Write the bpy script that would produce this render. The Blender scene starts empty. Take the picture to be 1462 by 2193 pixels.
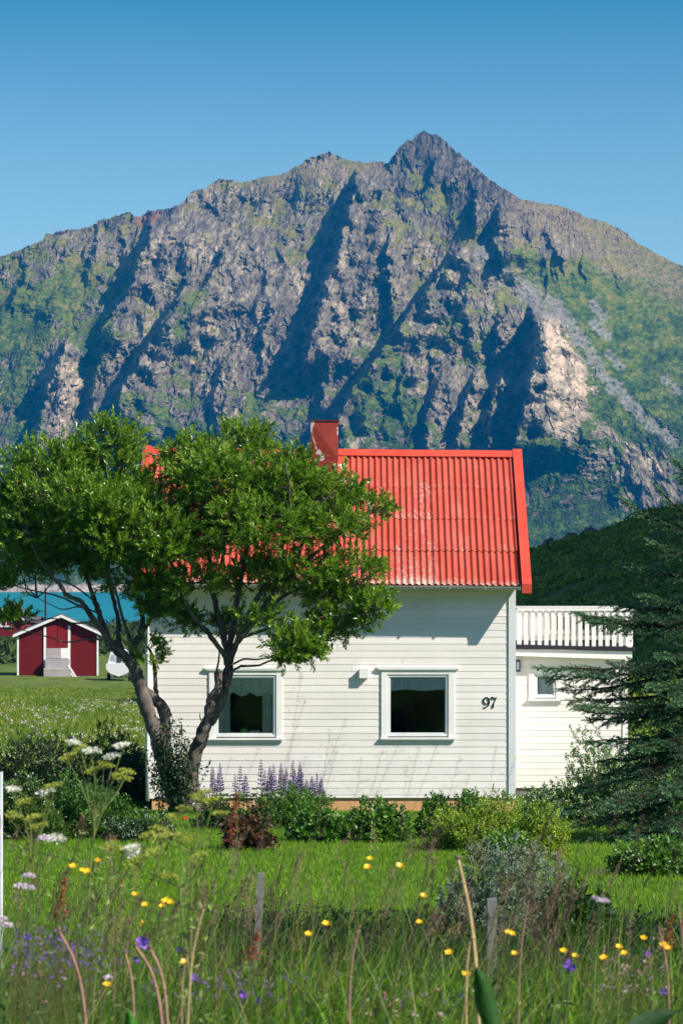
import bpy, math, random
import numpy as np
from mathutils import Vector, Matrix

random.seed(7)
RG = np.random.default_rng(11)
SC = bpy.context.scene
COL = SC.collection
R = math.radians

# ------------------------------------------------------------------ camera
F = 5650.0            # focal length in source pixels (photo is 1462 x 2193)
CX, HY = 731.0, 1245.0
CZ = 10.0
cam_d = bpy.data.cameras.new('camera')
cam = bpy.data.objects.new('camera', cam_d)
COL.objects.link(cam)
cam.location = (0, 0, CZ)
cam.rotation_euler = (R(90), 0, 0)
cam_d.sensor_fit = 'VERTICAL'
cam_d.sensor_height = 36
cam_d.lens = 36 * F / 2193
cam_d.shift_y = (HY - 1096.5) / 2193
cam_d.clip_start = 0.5
cam_d.clip_end = 12000
cam_d.dof.use_dof = True
cam_d.dof.focus_distance = 55
cam_d.dof.aperture_fstop = 10.5
SC.camera = cam

# ------------------------------------------------------------------ world and sun
SUN = Vector((1.13, -0.60, 1.12)).normalized()
elev = math.asin(SUN.z)
world = bpy.data.worlds.new("World")
SC.world = world
world.use_nodes = True
wt = world.node_tree
wt.nodes.clear()
sky = wt.nodes.new('ShaderNodeTexSky')
sky.sky_type = 'NISHITA'
sky.sun_disc = False
sky.sun_elevation = elev
sky.sun_rotation = math.atan2(SUN.x, SUN.y)
sky.altitude = 0
sky.air_density = 1.0
sky.dust_density = 0.2
sky.ozone_density = 3.0
tint = wt.nodes.new('ShaderNodeMix'); tint.data_type = 'RGBA'; tint.blend_type = 'MULTIPLY'
tint.inputs[0].default_value = 1.0
tint.inputs[7].default_value = (0.80, 0.92, 1.12, 1)
bg = wt.nodes.new('ShaderNodeBackground')
bg.inputs[1].default_value = 0.085
wo = wt.nodes.new('ShaderNodeOutputWorld')
wt.links.new(sky.outputs[0], tint.inputs[6])
# the sky deepens quickly above the ridge, as in the photograph
wtc = wt.nodes.new('ShaderNodeTexCoord'); wsp = wt.nodes.new('ShaderNodeSeparateXYZ')
wrp = wt.nodes.new('ShaderNodeValToRGB')
wrp.color_ramp.elements[0].position = 0.09; wrp.color_ramp.elements[0].color = (1.05, 1.02, 0.80, 1)
wrp.color_ramp.elements[1].position = 0.225; wrp.color_ramp.elements[1].color = (0.175, 0.56, 0.52, 1)
e1_ = wrp.color_ramp.elements.new(0.157); e1_.color = (0.81, 0.90, 0.70, 1)
e_ = wrp.color_ramp.elements.new(0.45); e_.color = (0.80, 0.90, 1.0, 1)
gmx = wt.nodes.new('ShaderNodeMix'); gmx.data_type = 'RGBA'; gmx.blend_type = 'MULTIPLY'; gmx.inputs[0].default_value = 1.0
wt.links.new(wtc.outputs['Generated'], wsp.inputs[0]); wt.links.new(wsp.outputs[2], wrp.inputs[0])
wt.links.new(tint.outputs[2], gmx.inputs[6]); wt.links.new(wrp.outputs[0], gmx.inputs[7])
wt.links.new(gmx.outputs[2], bg.inputs[0])
wt.links.new(bg.outputs[0], wo.inputs[0])

sun_d = bpy.data.lights.new('sun', 'SUN')
sun_d.energy = 5.0
sun_d.angle = R(0.5)
sun_d.color = (1.0, 0.91, 0.80)
sun = bpy.data.objects.new('sun', sun_d)
COL.objects.link(sun)
sun.rotation_euler = SUN.to_track_quat('Z', 'Y').to_euler()
sun.location = (30, -20, 40)

SC.view_settings.view_transform = 'Standard'
SC.view_settings.look = 'None'
SC.view_settings.exposure = 0.86
SC.view_settings.gamma = 1.0
SC.cycles.max_bounces = 6
SC.cycles.transparent_max_bounces = 10
SC.cycles.volume_bounces = 0

# ------------------------------------------------------------------ helpers
def P3(px, py, Y):
    return np.array(((px - CX) / F * Y, Y, CZ - (py - HY) / F * Y))

def nd(t, kind, **kw):
    n = t.nodes.new(kind)
    for k, v in kw.items():
        setattr(n, k, v)
    return n

def mat(name, col, rough=0.6, spec=0.3, metal=0.0):
    m = bpy.data.materials.new(name)
    m.use_nodes = True
    b = m.node_tree.nodes['Principled BSDF']
    b.inputs['Base Color'].default_value = (*col, 1)
    b.inputs['Roughness'].default_value = rough
    b.inputs['Specular IOR Level'].default_value = spec
    b.inputs['Metallic'].default_value = metal
    return m

def bsdf(m):
    return m.node_tree.nodes['Principled BSDF']

def ramp(t, fac, stops, interp='LINEAR'):
    r = nd(t, 'ShaderNodeValToRGB')
    r.color_ramp.interpolation = interp
    while len(r.color_ramp.elements) < len(stops):
        r.color_ramp.elements.new(0.5)
    for e, (p, c) in zip(r.color_ramp.elements, stops):
        e.position = p
        e.color = (*c, 1) if len(c) == 3 else c
    t.links.new(fac, r.inputs[0])
    return r.outputs[0]

def noise(t, scale, detail=4, rough=0.55, vec=None, dist=0.0):
    n = nd(t, 'ShaderNodeTexNoise')
    n.inputs['Scale'].default_value = scale
    n.inputs['Detail'].default_value = detail
    n.inputs['Roughness'].default_value = rough
    n.inputs['Distortion'].default_value = dist
    if vec is not None:
        t.links.new(vec, n.inputs['Vector'])
    return n.outputs['Fac']

def objco(t, scale=(1, 1, 1)):
    g = nd(t, 'ShaderNodeTexCoord')
    mp = nd(t, 'ShaderNodeMapping')
    mp.inputs['Scale'].default_value = scale
    t.links.new(g.outputs['Object'], mp.inputs[0])
    return mp.outputs[0]

def mix(t, fac, a, b, blend='MIX'):
    m = nd(t, 'ShaderNodeMix', data_type='RGBA', blend_type=blend)
    for s, v in ((0, fac), (6, a), (7, b)):
        if isinstance(v, (int, float)):
            m.inputs[s].default_value = v
        elif isinstance(v, tuple):
            m.inputs[s].default_value = (*v, 1)
        else:
            t.links.new(v, m.inputs[s])
    return m.outputs[2]

def bump(m, h, strength=0.3, dist=0.02):
    t = m.node_tree
    b = nd(t, 'ShaderNodeBump')
    b.inputs['Strength'].default_value = strength
    b.inputs['Distance'].default_value = dist
    t.links.new(h, b.inputs['Height'])
    t.links.new(b.outputs[0], bsdf(m).inputs['Normal'])

def varied(name, stops, rough=0.6, spec=0.3, scale=6.0, vec=(1, 1, 1), bmp=0.0, bd=0.01, detail=5):
    """principled with base colour from object-space noise"""
    m = mat(name, stops[0][1], rough, spec)
    t = m.node_tree
    n = noise(t, scale, detail, 0.6, objco(t, vec))
    t.links.new(ramp(t, n, stops), bsdf(m).inputs['Base Color'])
    if bmp:
        bump(m, n, bmp, bd)
    return m

def leafmat(name, stops, rough=0.45, spec=0.4, trans=0.3, tcol=None):
    """foliage: colour from the per-leaf random attribute, some light passing through"""
    m = mat(name, stops[0][1], rough, spec)
    t = m.node_tree
    a = nd(t, 'ShaderNodeAttribute', attribute_name='rnd')
    c = ramp(t, a.outputs['Fac'], stops)
    t.links.new(c, bsdf(m).inputs['Base Color'])
    tr = nd(t, 'ShaderNodeBsdfTranslucent')
    tc = mix(t, 1.0, c, tcol or (1.6, 1.7, 0.8), 'MULTIPLY')
    t.links.new(tc, tr.inputs[0])
    mx = nd(t, 'ShaderNodeMixShader')
    mx.inputs[0].default_value = trans
    t.links.new(bsdf(m).outputs[0], mx.inputs[1])
    t.links.new(tr.outputs[0], mx.inputs[2])
    t.links.new(mx.outputs[0], t.nodes['Material Output'].inputs[0])
    return m

class Geo:
    """collects vertices and faces; build() links them as ONE mesh object"""
    def __init__(s):
        s.V = []; s.F = []; s.M = []; s.R = []; s.n = 0
    def add(s, V, Fc, mi=0, rnd=0.5):
        V = np.asarray(V, float); Fc = np.asarray(Fc, np.int64)
        if not len(V) or not len(Fc): return s
        s.V.append(V); s.F.append(Fc + s.n); s.n += len(V)
        s.M.append(np.full(len(Fc), mi))
        s.R.append(np.full(len(V), rnd) if np.isscalar(rnd) else np.asarray(rnd, float))
        return s
    def box(s, lo, hi, mi=0, rnd=0.5, rot=None, piv=None):
        (a, b, c), (d, e, f) = lo, hi
        V = np.array([(a,b,c),(d,b,c),(d,e,c),(a,e,c),(a,b,f),(d,b,f),(d,e,f),(a,e,f)], float)
        if rot is not None:
            p = np.array(piv if piv is not None else ((a+d)/2, (b+e)/2, (c+f)/2))
            V = (V - p) @ np.array(rot.to_3x3() if hasattr(rot, 'to_3x3') else rot).T + p
        return s.add(V, [(0,3,2,1),(4,5,6,7),(0,1,5,4),(1,2,6,5),(2,3,7,6),(3,0,4,7)], mi, rnd)
    def tube(s, pts, rad, k=6, mi=0, rnd=0.5, cap=True):
        pts = np.asarray(pts, float); n = len(pts)
        rad = np.full(n, rad) if np.isscalar(rad) else np.asarray(rad, float)
        T = np.gradient(pts, axis=0); T /= (np.linalg.norm(T, axis=1, keepdims=True) + 1e-9)
        ref = np.array((0.3, 0.9, 0.1)) if abs(T[0][2]) > 0.7 else np.array((0, 0, 1.0))
        A = np.cross(T, ref); A /= (np.linalg.norm(A, axis=1, keepdims=True) + 1e-9)
        B = np.cross(T, A)
        an = np.arange(k) * 2 * math.pi / k
        V = pts[:, None, :] + rad[:, None, None] * (np.cos(an)[None, :, None] * A[:, None, :] + np.sin(an)[None, :, None] * B[:, None, :])
        V = V.reshape(-1, 3)
        i = np.arange(n - 1)[:, None] * k; j = np.arange(k)[None, :]; j2 = (j + 1) % k
        Fc = np.stack([i + j, i + j2, i + k + j2, i + k + j], -1).reshape(-1, 4)
        s.add(V, Fc, mi, rnd)
        if cap and k > 2:
            b = s.n - len(V)
            s.F.append(np.array([[b + (n - 1) * k + q for q in range(k)]])); s.M.append(np.array([mi]))
            s.F.append(np.array([[b + q for q in range(k)][::-1]])); s.M.append(np.array([mi]))
        return s
    def prism(s, poly, y0, y1, mi=0, rnd=0.5):
        """polygon of (x, z) extruded along y"""
        n = len(poly)
        V = [(x, y0, z) for x, z in poly] + [(x, y1, z) for x, z in poly]
        s.add(V, [(i, (i + 1) % n, n + (i + 1) % n, n + i) for i in range(n)], mi, rnd)
        b = s.n - 2 * n
        s.F.append(np.array([[b + q for q in range(n)][::-1]])); s.M.append(np.array([mi]))
        s.F.append(np.array([[b + n + q for q in range(n)]])); s.M.append(np.array([mi]))
        return s
    def build(s, name, mats, parent=None, origin=None, smooth=False):
        V = np.concatenate(s.V)
        if parent is not None:
            o = np.array(WLOC.get(parent.name, (0, 0, 0)), float)
        else:
            o = np.array(origin, float) if origin is not None else np.zeros(3)
        me = bpy.data.meshes.new(name)
        me.vertices.add(len(V)); me.vertices.foreach_set('co', (V - o).ravel())
        tot = [np.full(len(f), f.shape[1]) for f in s.F]
        loops = np.concatenate([f.ravel() for f in s.F]); tot = np.concatenate(tot)
        me.loops.add(len(loops)); me.loops.foreach_set('vertex_index', loops.astype(np.int32))
        st = np.concatenate([[0], np.cumsum(tot)[:-1]])
        me.polygons.add(len(tot)); me.polygons.foreach_set('loop_start', st.astype(np.int32))
        me.polygons.foreach_set('material_index', np.concatenate(s.M).astype(np.int32))
        me.polygons.foreach_set('use_smooth', np.full(len(tot), smooth))
        me.update(calc_edges=True)
        at = me.attributes.new('rnd', 'FLOAT', 'POINT')
        at.data.foreach_set('value', np.concatenate(s.R).astype(np.float32))
        for m in (mats if isinstance(mats, (list, tuple)) else [mats]):
            me.materials.append(m)
        ob = bpy.data.objects.new(name, me)
        COL.objects.link(ob)
        if parent is not None:
            ob.parent = parent
        else:
            ob.location = o
        WLOC[ob.name] = tuple(o)
        return ob
WLOC = {}

def tag(o, label=None, cat=None, group=None, kind=None):
    if label: o['label'] = label
    if cat: o['category'] = cat
    if group: o['group'] = group
    if kind: o['kind'] = kind
    return o

def thing(name, label, cat, loc=(0, 0, 0), group=None):
    o = bpy.data.objects.new(name, None)
    o.empty_display_size = 0.2
    COL.objects.link(o)
    o.location = tuple(float(v) for v in loc)
    WLOC[o.name] = tuple(float(v) for v in loc)
    return tag(o, label, cat, group)

def copy_tree(o, parent=None):
    c = o.copy()
    COL.objects.link(c)
    if parent is not None:
        c.parent = parent
    for ch in list(o.children):
        copy_tree(ch, c)
    return c

def unit(v):
    v = np.asarray(v, float)
    return v / (np.linalg.norm(v, axis=-1, keepdims=True) + 1e-9)

def leaves(g, P, D, L, W, N=None, mi=0, rnd=None, fold=0.12, droop=0.0, wide=0.45):
    """a pointed leaf (four corners, slightly folded) at each P along D"""
    n = len(P)
    if n == 0: return
    P = np.asarray(P, float); D = unit(D)
    L = np.broadcast_to(L, (n,))[:, None]; W = np.broadcast_to(W, (n,))[:, None]
    if N is None:
        N = RG.normal(size=(n, 3)) * 0.6 + np.array((0, -0.1, 0.7))
    S = unit(np.cross(D, N)); U = np.cross(S, D)
    a = P
    b = P + D * L * wide + S * W * 0.5 + U * W * fold
    c = P + D * L - np.array((0, 0, 1)) * L * droop
    d = P + D * L * wide - S * W * 0.5 + U * W * fold
    V = np.stack([a, b, c, d], 1).reshape(-1, 3)
    i = np.arange(n)[:, None] * 4
    Fc = np.concatenate([i + np.array([[0, 1, 2]]), i + np.array([[0, 2, 3]])])
    r = RG.random(n) if rnd is None else np.broadcast_to(rnd, (n,))
    g.add(V, Fc, mi, np.repeat(r, 4))

def blades(g, P, H, W, lean, mi=0, rnd=None, segs=3, curl=0.5):
    """grass blades: tapering strips that bend over along lean (n,2)"""
    n = len(P)
    P = np.asarray(P, float)
    H = np.broadcast_to(H, (n,)); W = np.broadcast_to(W, (n,))
    an = RG.random(n) * math.pi * 2
    S = np.stack([np.cos(an), np.sin(an) * 0.5, np.zeros(n)], 1)
    rows = []
    for k in range(segs + 1):
        t = k / segs
        off = np.concatenate([lean * (H * (t ** 1.7))[:, None], (H * (t - curl * 0.35 * t ** 2.5 * np.linalg.norm(lean, axis=1)))[:, None]], 1)
        w = (W * (1 - t) ** 0.7 * 0.5)[:, None] if k < segs else None
        if w is None:
            rows.append((P + off)[:, None, :])
        else:
            rows.append(np.stack([P + off - S * w, P + off + S * w], 1))
    V = np.concatenate(rows, 1)
    m = 2 * segs + 1
    i = np.arange(n)[:, None] * m
    r = RG.random(n) if rnd is None else np.broadcast_to(rnd, (n,))
    b = g.n
    Fq = np.concatenate([i + np.array([[2*k, 2*k+1, 2*k+3, 2*k+2]]) for k in range(segs - 1)]) if segs > 1 else np.zeros((0, 4), int)
    Ft = i + np.array([[2*segs-2, 2*segs-1, 2*segs]])
    g.add(V.reshape(-1, 3), Ft, mi, np.repeat(r, m))
    if len(Fq):
        g.F.append(Fq + b); g.M.append(np.full(len(Fq), mi))

# ---- numpy noise
def _h(ix, iy, seed):
    h = (ix.astype(np.int64) * 374761393 + iy.astype(np.int64) * 668265263 + seed * 1442695041) & 0xFFFFFFFF
    h = ((h ^ (h >> 13)) * 1274126177) & 0xFFFFFFFF
    h = ((h ^ (h >> 16)) * 2246822519) & 0xFFFFFFFF
    return ((h ^ (h >> 15)) & 0xFFFFFF) / float(0xFFFFFF)
def vn(x, y, seed=0):
    """gradient noise, about -1..1"""
    ix = np.floor(x); iy = np.floor(y); fx = x - ix; fy = y - iy
    u = fx*fx*fx*(fx*(fx*6-15)+10); v = fy*fy*fy*(fy*(fy*6-15)+10)
    def gr(a, b):
        an = _h(ix + a, iy + b, seed) * 2 * math.pi
        return np.cos(an) * (fx - a) + np.sin(an) * (fy - b)
    return 1.5 * ((gr(0,0)*(1-u) + gr(1,0)*u)*(1-v) + (gr(0,1)*(1-u) + gr(1,1)*u)*v)
def fbm(x, y, o=4, seed=0, g=0.5):
    s = 0; a = 1; 
    for k in range(o):
        s = s + a * vn(x * 2**k, y * 2**k, seed + k * 17); a *= g
    return s
def ridged(x, y, o=4, seed=0, g=0.55):
    s = 0; a = 1
    for k in range(o):
        s = s + a * (1 - 2 * np.abs(vn(x * 2**k, y * 2**k, seed + k * 31))); a *= g
    return s
def worley(x, y, seed=0):
    ix = np.floor(x); iy = np.floor(y)
    f1 = np.full(x.shape, 9.0); f2 = f1.copy(); cid = np.zeros(x.shape)
    for a in (-1, 0, 1):
        for b in (-1, 0, 1):
            cx = ix + a; cy = iy + b
            d = np.hypot(cx + _h(cx, cy, seed) - x, cy + _h(cx, cy, seed + 5) - y)
            near = d < f1
            f2 = np.where(near, f1, np.minimum(f2, d)); cid = np.where(near, _h(cx, cy, seed + 9), cid)
            f1 = np.where(near, d, f1)
    return f1, f2, cid
def facets(x, y, seed=0):
    """broken rock: each cell is a plane with its own tilt and step, about -1..1"""
    ix = np.floor(x); iy = np.floor(y); f1 = np.full(x.shape, 9.0); out = np.zeros(x.shape)
    for a in (-1, 0, 1):
        for b in (-1, 0, 1):
            cx = ix + a; cy = iy + b
            dx = x - cx - _h(cx, cy, seed); dy = y - cy - _h(cx, cy, seed + 5); d = np.hypot(dx, dy)
            v = (_h(cx, cy, seed + 9) - 0.5) * 1.1 + dx * (_h(cx, cy, seed + 11) - 0.62) * 1.9 + dy * (_h(cx, cy, seed + 13) - 0.5) * 1.3
            near = d < f1
            out = np.where(near, v, out); f1 = np.where(near, d, f1)
    return out
def sst(a, b, x):
    t = np.clip((x - a) / (b - a), 0, 1)
    return t * t * (3 - 2 * t)
def polydist(px, py, pts):
    d = np.full(px.shape, 1e9); 
    for (x0, y0), (x1, y1) in zip(pts[:-1], pts[1:]):
        vx, vy = x1 - x0, y1 - y0
        t = np.clip(((px - x0) * vx + (py - y0) * vy) / (vx*vx + vy*vy), 0, 1)
        d = np.minimum(d, np.hypot(px - x0 - t * vx, py - y0 - t * vy))
    return d

# ------------------------------------------------------------------ ground height
HPY = [(-80, 8.4), (8, 8.35), (12, 8.0), (16, 7.3), (19.5, 6.95), (22.5, 6.85), (25, 6.9), (30, 6.66), (44.5, 6.07), (49, 5.68), (56, 5.6), (80, 5.35), (120, 4.6), (196, 3.0), (300, 2.2), (420, 1.5), (540, 0.8), (600, -0.6), (700, -3)]
HX = np.array([a for a, b in HPY], float); HZ = np.array([b for a, b in HPY], float)
def gh(x, y):
    x = np.asarray(x, float); y = np.asarray(y, float)
    ys = y + np.where(y > 60, -(x + 30) * 0.9 * np.clip((y - 60) / 300, 0, 1), 0) * -1.0
    z = np.interp(ys, HX, HZ)
    z = z + 0.05 * vn(x * 0.23, y * 0.23, 3) * np.clip(y / 20, 0, 1) + 0.25 * vn(x * 0.03, y * 0.03, 4) * np.clip((y - 55) / 80, 0, 1)
    # hill rising to the right behind the house; unseen ridge added to shade it
    hz = np.interp(x, [3, 9, 14.5, 20, 26, 41, 84, 120], [0, 6.0, 9.0, 10.9, 12.6, 14, 20, 22])
    hy = sst(62, 195, y) * sst(330, 215, y)
    hz = hz + (0.55 * fbm(x * 0.12, y * 0.06, 5, 41) + 0.22 * ridged(x * 0.3, y * 0.14, 4, 44)) * sst(6, 16, x)
    shade_ridge = 80 * sst(36, 72, x) * sst(50, 82, y) * sst(330, 215, y)
    return z + np.maximum(hy * hz, shade_ridge)

# ================================================================== SETTING
def grid_obj(name, X, Y, Z, mats, smooth=True, attrs=None, kind='structure'):
    """a sheet from 2-D arrays of positions"""
    nr, nc = X.shape
    me = bpy.data.meshes.new(name)
    V = np.stack([X, Y, Z], -1).reshape(-1, 3)
    me.vertices.add(len(V)); me.vertices.foreach_set('co', V.astype(np.float32).ravel())
    i = (np.arange(nr - 1)[:, None] * nc + np.arange(nc - 1)[None, :])
    Fq = np.stack([i, i + 1, i + nc + 1, i + nc], -1).reshape(-1, 4)
    me.loops.add(Fq.size); me.loops.foreach_set('vertex_index', Fq.astype(np.int32).ravel())
    me.polygons.add(len(Fq)); me.polygons.foreach_set('loop_start', (np.arange(len(Fq)) * 4).astype(np.int32))
    me.polygons.foreach_set('use_smooth', np.full(len(Fq), smooth))
    me.update(calc_edges=True)
    for k, v in (attrs or {}).items():
        a = me.attributes.new(k, 'FLOAT', 'POINT'); a.data.foreach_set('value', v.astype(np.float32).ravel())
    me.materials.append(mats)
    o = bpy.data.objects.new(name, me); COL.objects.link(o)
    tag(o, kind=kind)
    return o

# ---- ground
ys = np.concatenate([np.linspace(-80, 4, 20), np.linspace(4.5, 60, 180), np.geomspace(60.6, 720, 200)])
us = np.concatenate([np.linspace(-6, -0.16, 30), np.linspace(-0.155, 0.19, 170), np.linspace(0.195, 6, 60)])
YY, UU = np.meshgrid(ys, us, indexing='ij')
XX = UU * (np.abs(YY) * 0.9 + 14)
ZZ = gh(XX, YY)
gm = mat('meadow_ground', (0.05, 0.1, 0.02), 0.9, 0.1)
t = gm.node_tree
co = objco(t)
n1 = noise(t, 0.35, 6, 0.65, co)
n2 = noise(t, 9.0, 5, 0.7, objco(t, (1, 0.5, 1)))
n3 = noise(t, 0.05, 5, 0.6, co)
sep = nd(t, 'ShaderNodeSeparateXYZ'); t.links.new(co, sep.inputs[0])
fine = ramp(t, n2, [(0.3, (0.022, 0.048, 0.008)), (0.5, (0.045, 0.10, 0.012)), (0.7, (0.075, 0.15, 0.02))])
far = ramp(t, noise(t, 0.7, 8, 0.75, objco(t, (1, 0.6, 1))), [(0.35, (0.05, 0.095, 0.018)), (0.5, (0.085, 0.13, 0.025)), (0.62, (0.13, 0.15, 0.035)), (0.75, (0.07, 0.12, 0.02))])
fy = nd(t, 'ShaderNodeMapRange'); fy.inputs[1].default_value = 60; fy.inputs[2].default_value = 130
t.links.new(sep.outputs[1], fy.inputs[0])
c = mix(t, fy.outputs[0], fine, far)
c = mix(t, 0.5, c, ramp(t, n1, [(0.3, (0.45, 0.5, 0.4)), (0.7, (1.5, 1.4, 1.3))]), 'MULTIPLY')
t.links.new(c, bsdf(gm).inputs['Base Color'])
bump(gm, n2, 0.8, 0.06)
grid_obj('ground', XX, YY, ZZ, gm)

# ---- water
wm = mat('fjord_water', (0.004, 0.20, 0.26), 0.35, 0.25)
t = wm.node_tree
wn = noise(t, 0.12, 5, 0.65, objco(t, (0.6, 0.12, 1)))
wcol = ramp(t, wn, [(0.3, (0.001, 0.13, 0.155)), (0.55, (0.002, 0.185, 0.205)), (0.75, (0.010, 0.25, 0.26))])
foam = ramp(t, noise(t, 0.5, 3, 0.5, objco(t, (0.35, 0.05, 1))), [(0.76, (0, 0, 0)), (0.82, (1, 1, 1))])
t.links.new(mix(t, foam, wcol, (0.35, 0.5, 0.52)), bsdf(wm).inputs['Base Color'])
bump(wm, wn, 0.5, 0.4)
g = Geo()
g.add([(-3000, 380, 0), (3000, 380, 0), (3000, 2750, 0), (-3000, 2750, 0)], [(0, 1, 2, 3)])
tag(g.build('water', wm), kind='structure')

# ---- mountain across the fjord
RIDGE = [(-400,640),(-200,590),(0,552),(50,535),(90,520),(100,503),(130,498),(180,488),(240,468),(280,458),(290,470),(318,455),(345,452),(370,448),(392,437),(400,425),(415,410),(440,405),(470,384),(500,388),(520,392),(545,385),(560,380),(600,376),(640,355),(660,342),(690,330),(703,327),(720,335),(745,345),(780,350),(800,348),(815,348),(832,352),(838,340),(850,325),(862,312),(868,305),(880,303),(890,293),(905,287),(920,287),(935,290),(945,300),(960,315),(975,325),(990,335),(1010,355),(1030,372),(1060,395),(1090,412),(1115,428),(1160,436),(1200,443),(1230,455),(1262,470),(1290,475),(1310,485),(1340,500),(1350,512),(1380,530),(1400,543),(1440,562),(1462,572),(1700,680),(1900,760)]
pxs = np.concatenate([np.arange(-330, -20, 4.0), np.arange(-20, 1482, 1.45), np.arange(1484, 1800, 4.0)])
rx = np.array([p[0] for p in RIDGE], float); ry = np.array([p[1] for p in RIDGE], float)
ridge = np.interp(pxs, rx, ry)
rough_r = np.interp(pxs, [0, 300, 420, 560, 640, 830, 850, 1000, 1100, 1300, 1462], [5, 5, 5, 1.5, 3, 3, 7, 5, 2, 2.5, 2])
ridge = ridge - rough_r * (0.7 * ridged(pxs / 26, pxs * 0 + 3.3, 3, 91) + 0.45 * fbm(pxs / 7, pxs * 0 + 1.2, 2, 92))
nrow = 600
tt = np.linspace(0, 1, nrow) ** 1.05
PY = ridge[None, :] + tt[:, None] * (1268 - ridge[None, :])
PX = np.broadcast_to(pxs[None, :], PY.shape).copy()

# steep edges (left side in shadow, right side falling back): points down the edge, forward step in metres, width in px
EDGES = [
 ([(150,715),(128,770),(110,820),(90,880),(80,960)], 26, 90),
 ([(245,690),(222,750),(206,800),(198,860),(205,960)], 22, 80),
 ([(330,470),(318,520),(292,560),(288,600),(250,660),(215,720)], 40, 120),
 ([(395,620),(350,690),(318,740),(280,800),(255,850),(262,930)], 44, 130),
 ([(250,480),(262,500),(270,525)], 14, 30),
 ([(500,500),(470,560),(435,625),(415,650)], 16, 60),
 ([(585,640),(572,690),(560,730),(565,770)], 14, 60),
 ([(770,365),(752,430),(740,480),(722,555),(700,610),(688,650),(668,710),(655,780)], 52, 120),
 ([(845,480),(832,520),(830,570),(838,640),(842,700)], 22, 60),
 ([(1005,515),(960,560),(915,620),(880,665),(840,725),(785,790),(745,850),(725,900),(735,980)], 52, 150),
 ([(1022,395),(1018,440),(1018,480)], 24, 40),
 ([(1076,425),(1064,470),(1060,520),(1075,560)], 34, 60),
 ([(1160,470),(1170,500),(1206,560)], 9, 45),
 ([(1250,520),(1245,560),(1255,590)], 6, 30),
 ([(945,320),(930,350),(925,380)], 18, 45),
 ([(860,310),(848,335),(842,352)], 12, 30),
 ([(1135,655),(1150,700),(1148,760),(1136,820),(1120,890),(1100,960)], 62, 110),
 ([(1090,655),(1070,700),(1060,740)], 26, 40),
 ([(1082,780),(1062,830),(1050,880),(1042,970)], 32, 40),
 ([(1015,790),(1002,850),(985,910),(978,980)], 30, 45),
 ([(950,790),(930,840),(915,900),(912,970)], 22, 50),
 ([(880,770),(862,810),(850,850)], 14, 40),
 ([(490,745),(470,800),(462,860),(470,920)], 14, 70),
 ([(700,800),(690,850),(690,900)], 14, 50),
 ([(60,560),(50,600),(30,640)], 12, 60),
 ([(210,500),(205,540),(190,580)], 14, 50),
 ([(1360,980),(1340,1020),(1320,1060)], 10, 60),
 ([(1255,900),(1240,950),(1235,1000)], 8, 60),
 ([(1300,540),(1310,580),(1330,620)], 3, 30),
]
wig = 7 * fbm(PX / 30, PY / 22, 3, 51) + 3.5 * fbm(PX / 9, PY / 9, 2, 52)
Dm = np.zeros(PX.shape); steep = np.zeros(PX.shape)
for pts, d, w in EDGES:
    ye = np.array([p[1] for p in pts], float); xe = np.array([p[0] for p in pts], float)
    xx = np.interp(PY, ye, xe)
    s = PX - xx + wig
    y0, y1 = ye[0], ye[-1]
    fade = sst(y0 - 12, y0 + 40, PY) * sst(y1 + 55, y1 - 20, PY)
    f = np.where(s > 0, np.exp(-(np.maximum(s, 0) / (1.15 * w)) ** 1.2), np.exp(np.minimum(s, 0) / 6.0))
    Dm -= 2.3 * d * f * fade * (1 + 0.25 * vn(PX / 35, PY / 35, 57))
    steep = np.maximum(steep, fade * np.exp(-np.abs(s - 30) / 70))
# rockiness: hand-placed green areas and screes
def blob(cx, cy, rx_, ry_, a=0):
    ca, sa = math.cos(R(a)), math.sin(R(a))
    u = (PX - cx) * ca + (PY - cy) * sa; v = -(PX - cx) * sa + (PY - cy) * ca
    return np.exp(-((u / rx_) ** 2 + (v / ry_) ** 2))
G = np.interp(PY, [300, 500, 700, 820, 900, 980, 1100, 1260], [0.32, 0.50, 0.46, 0.50, 0.70, 0.9, 1.0, 1.0])
GB = [(130,620,160,38,-22,.7),(40,700,90,110,0,.7),(190,760,40,50,0,.6),(225,700,60,35,-40,.6),(420,640,60,16,-45,.8),(385,700,20,35,0,.7),
 (60,860,60,60,0,.4),(300,870,60,40,0,.4),(620,545,40,22,0,.5),(690,520,40,25,30,.5),(760,352,30,10,0,.8),(590,372,60,12,-12,.6),(450,560,50,25,-30,.35),
 (900,390,50,16,38,.8),(985,470,60,16,42,.5),(1060,560,50,14,35,.5),(1130,560,90,26,22,.9),(1290,640,120,70,30,1.0),(1250,700,60,90,0,.8),(1400,720,120,130,20,1.0),(1450,850,140,120,0,1.0),(1400,700,150,150,0,0.9),(1330,700,100,60,45,0.6),(1380,820,60,80,30,.9),
 (900,650,60,30,-30,.5),(840,760,45,50,0,.4),(800,830,50,60,0,.5),(960,690,40,20,0,.3),(870,880,70,50,0,.5),(1180,980,90,60,0,.7),(1300,900,60,60,0,.4),(1010,760,30,60,0,.25),(570,700,25,40,0,.2),(820,440,40,25,0,.3),(540,850,50,50,0,.3)]
for cx, cy, a, b, an, w in GB:
    G += w * blob(cx, cy, a, b, an)
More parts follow.
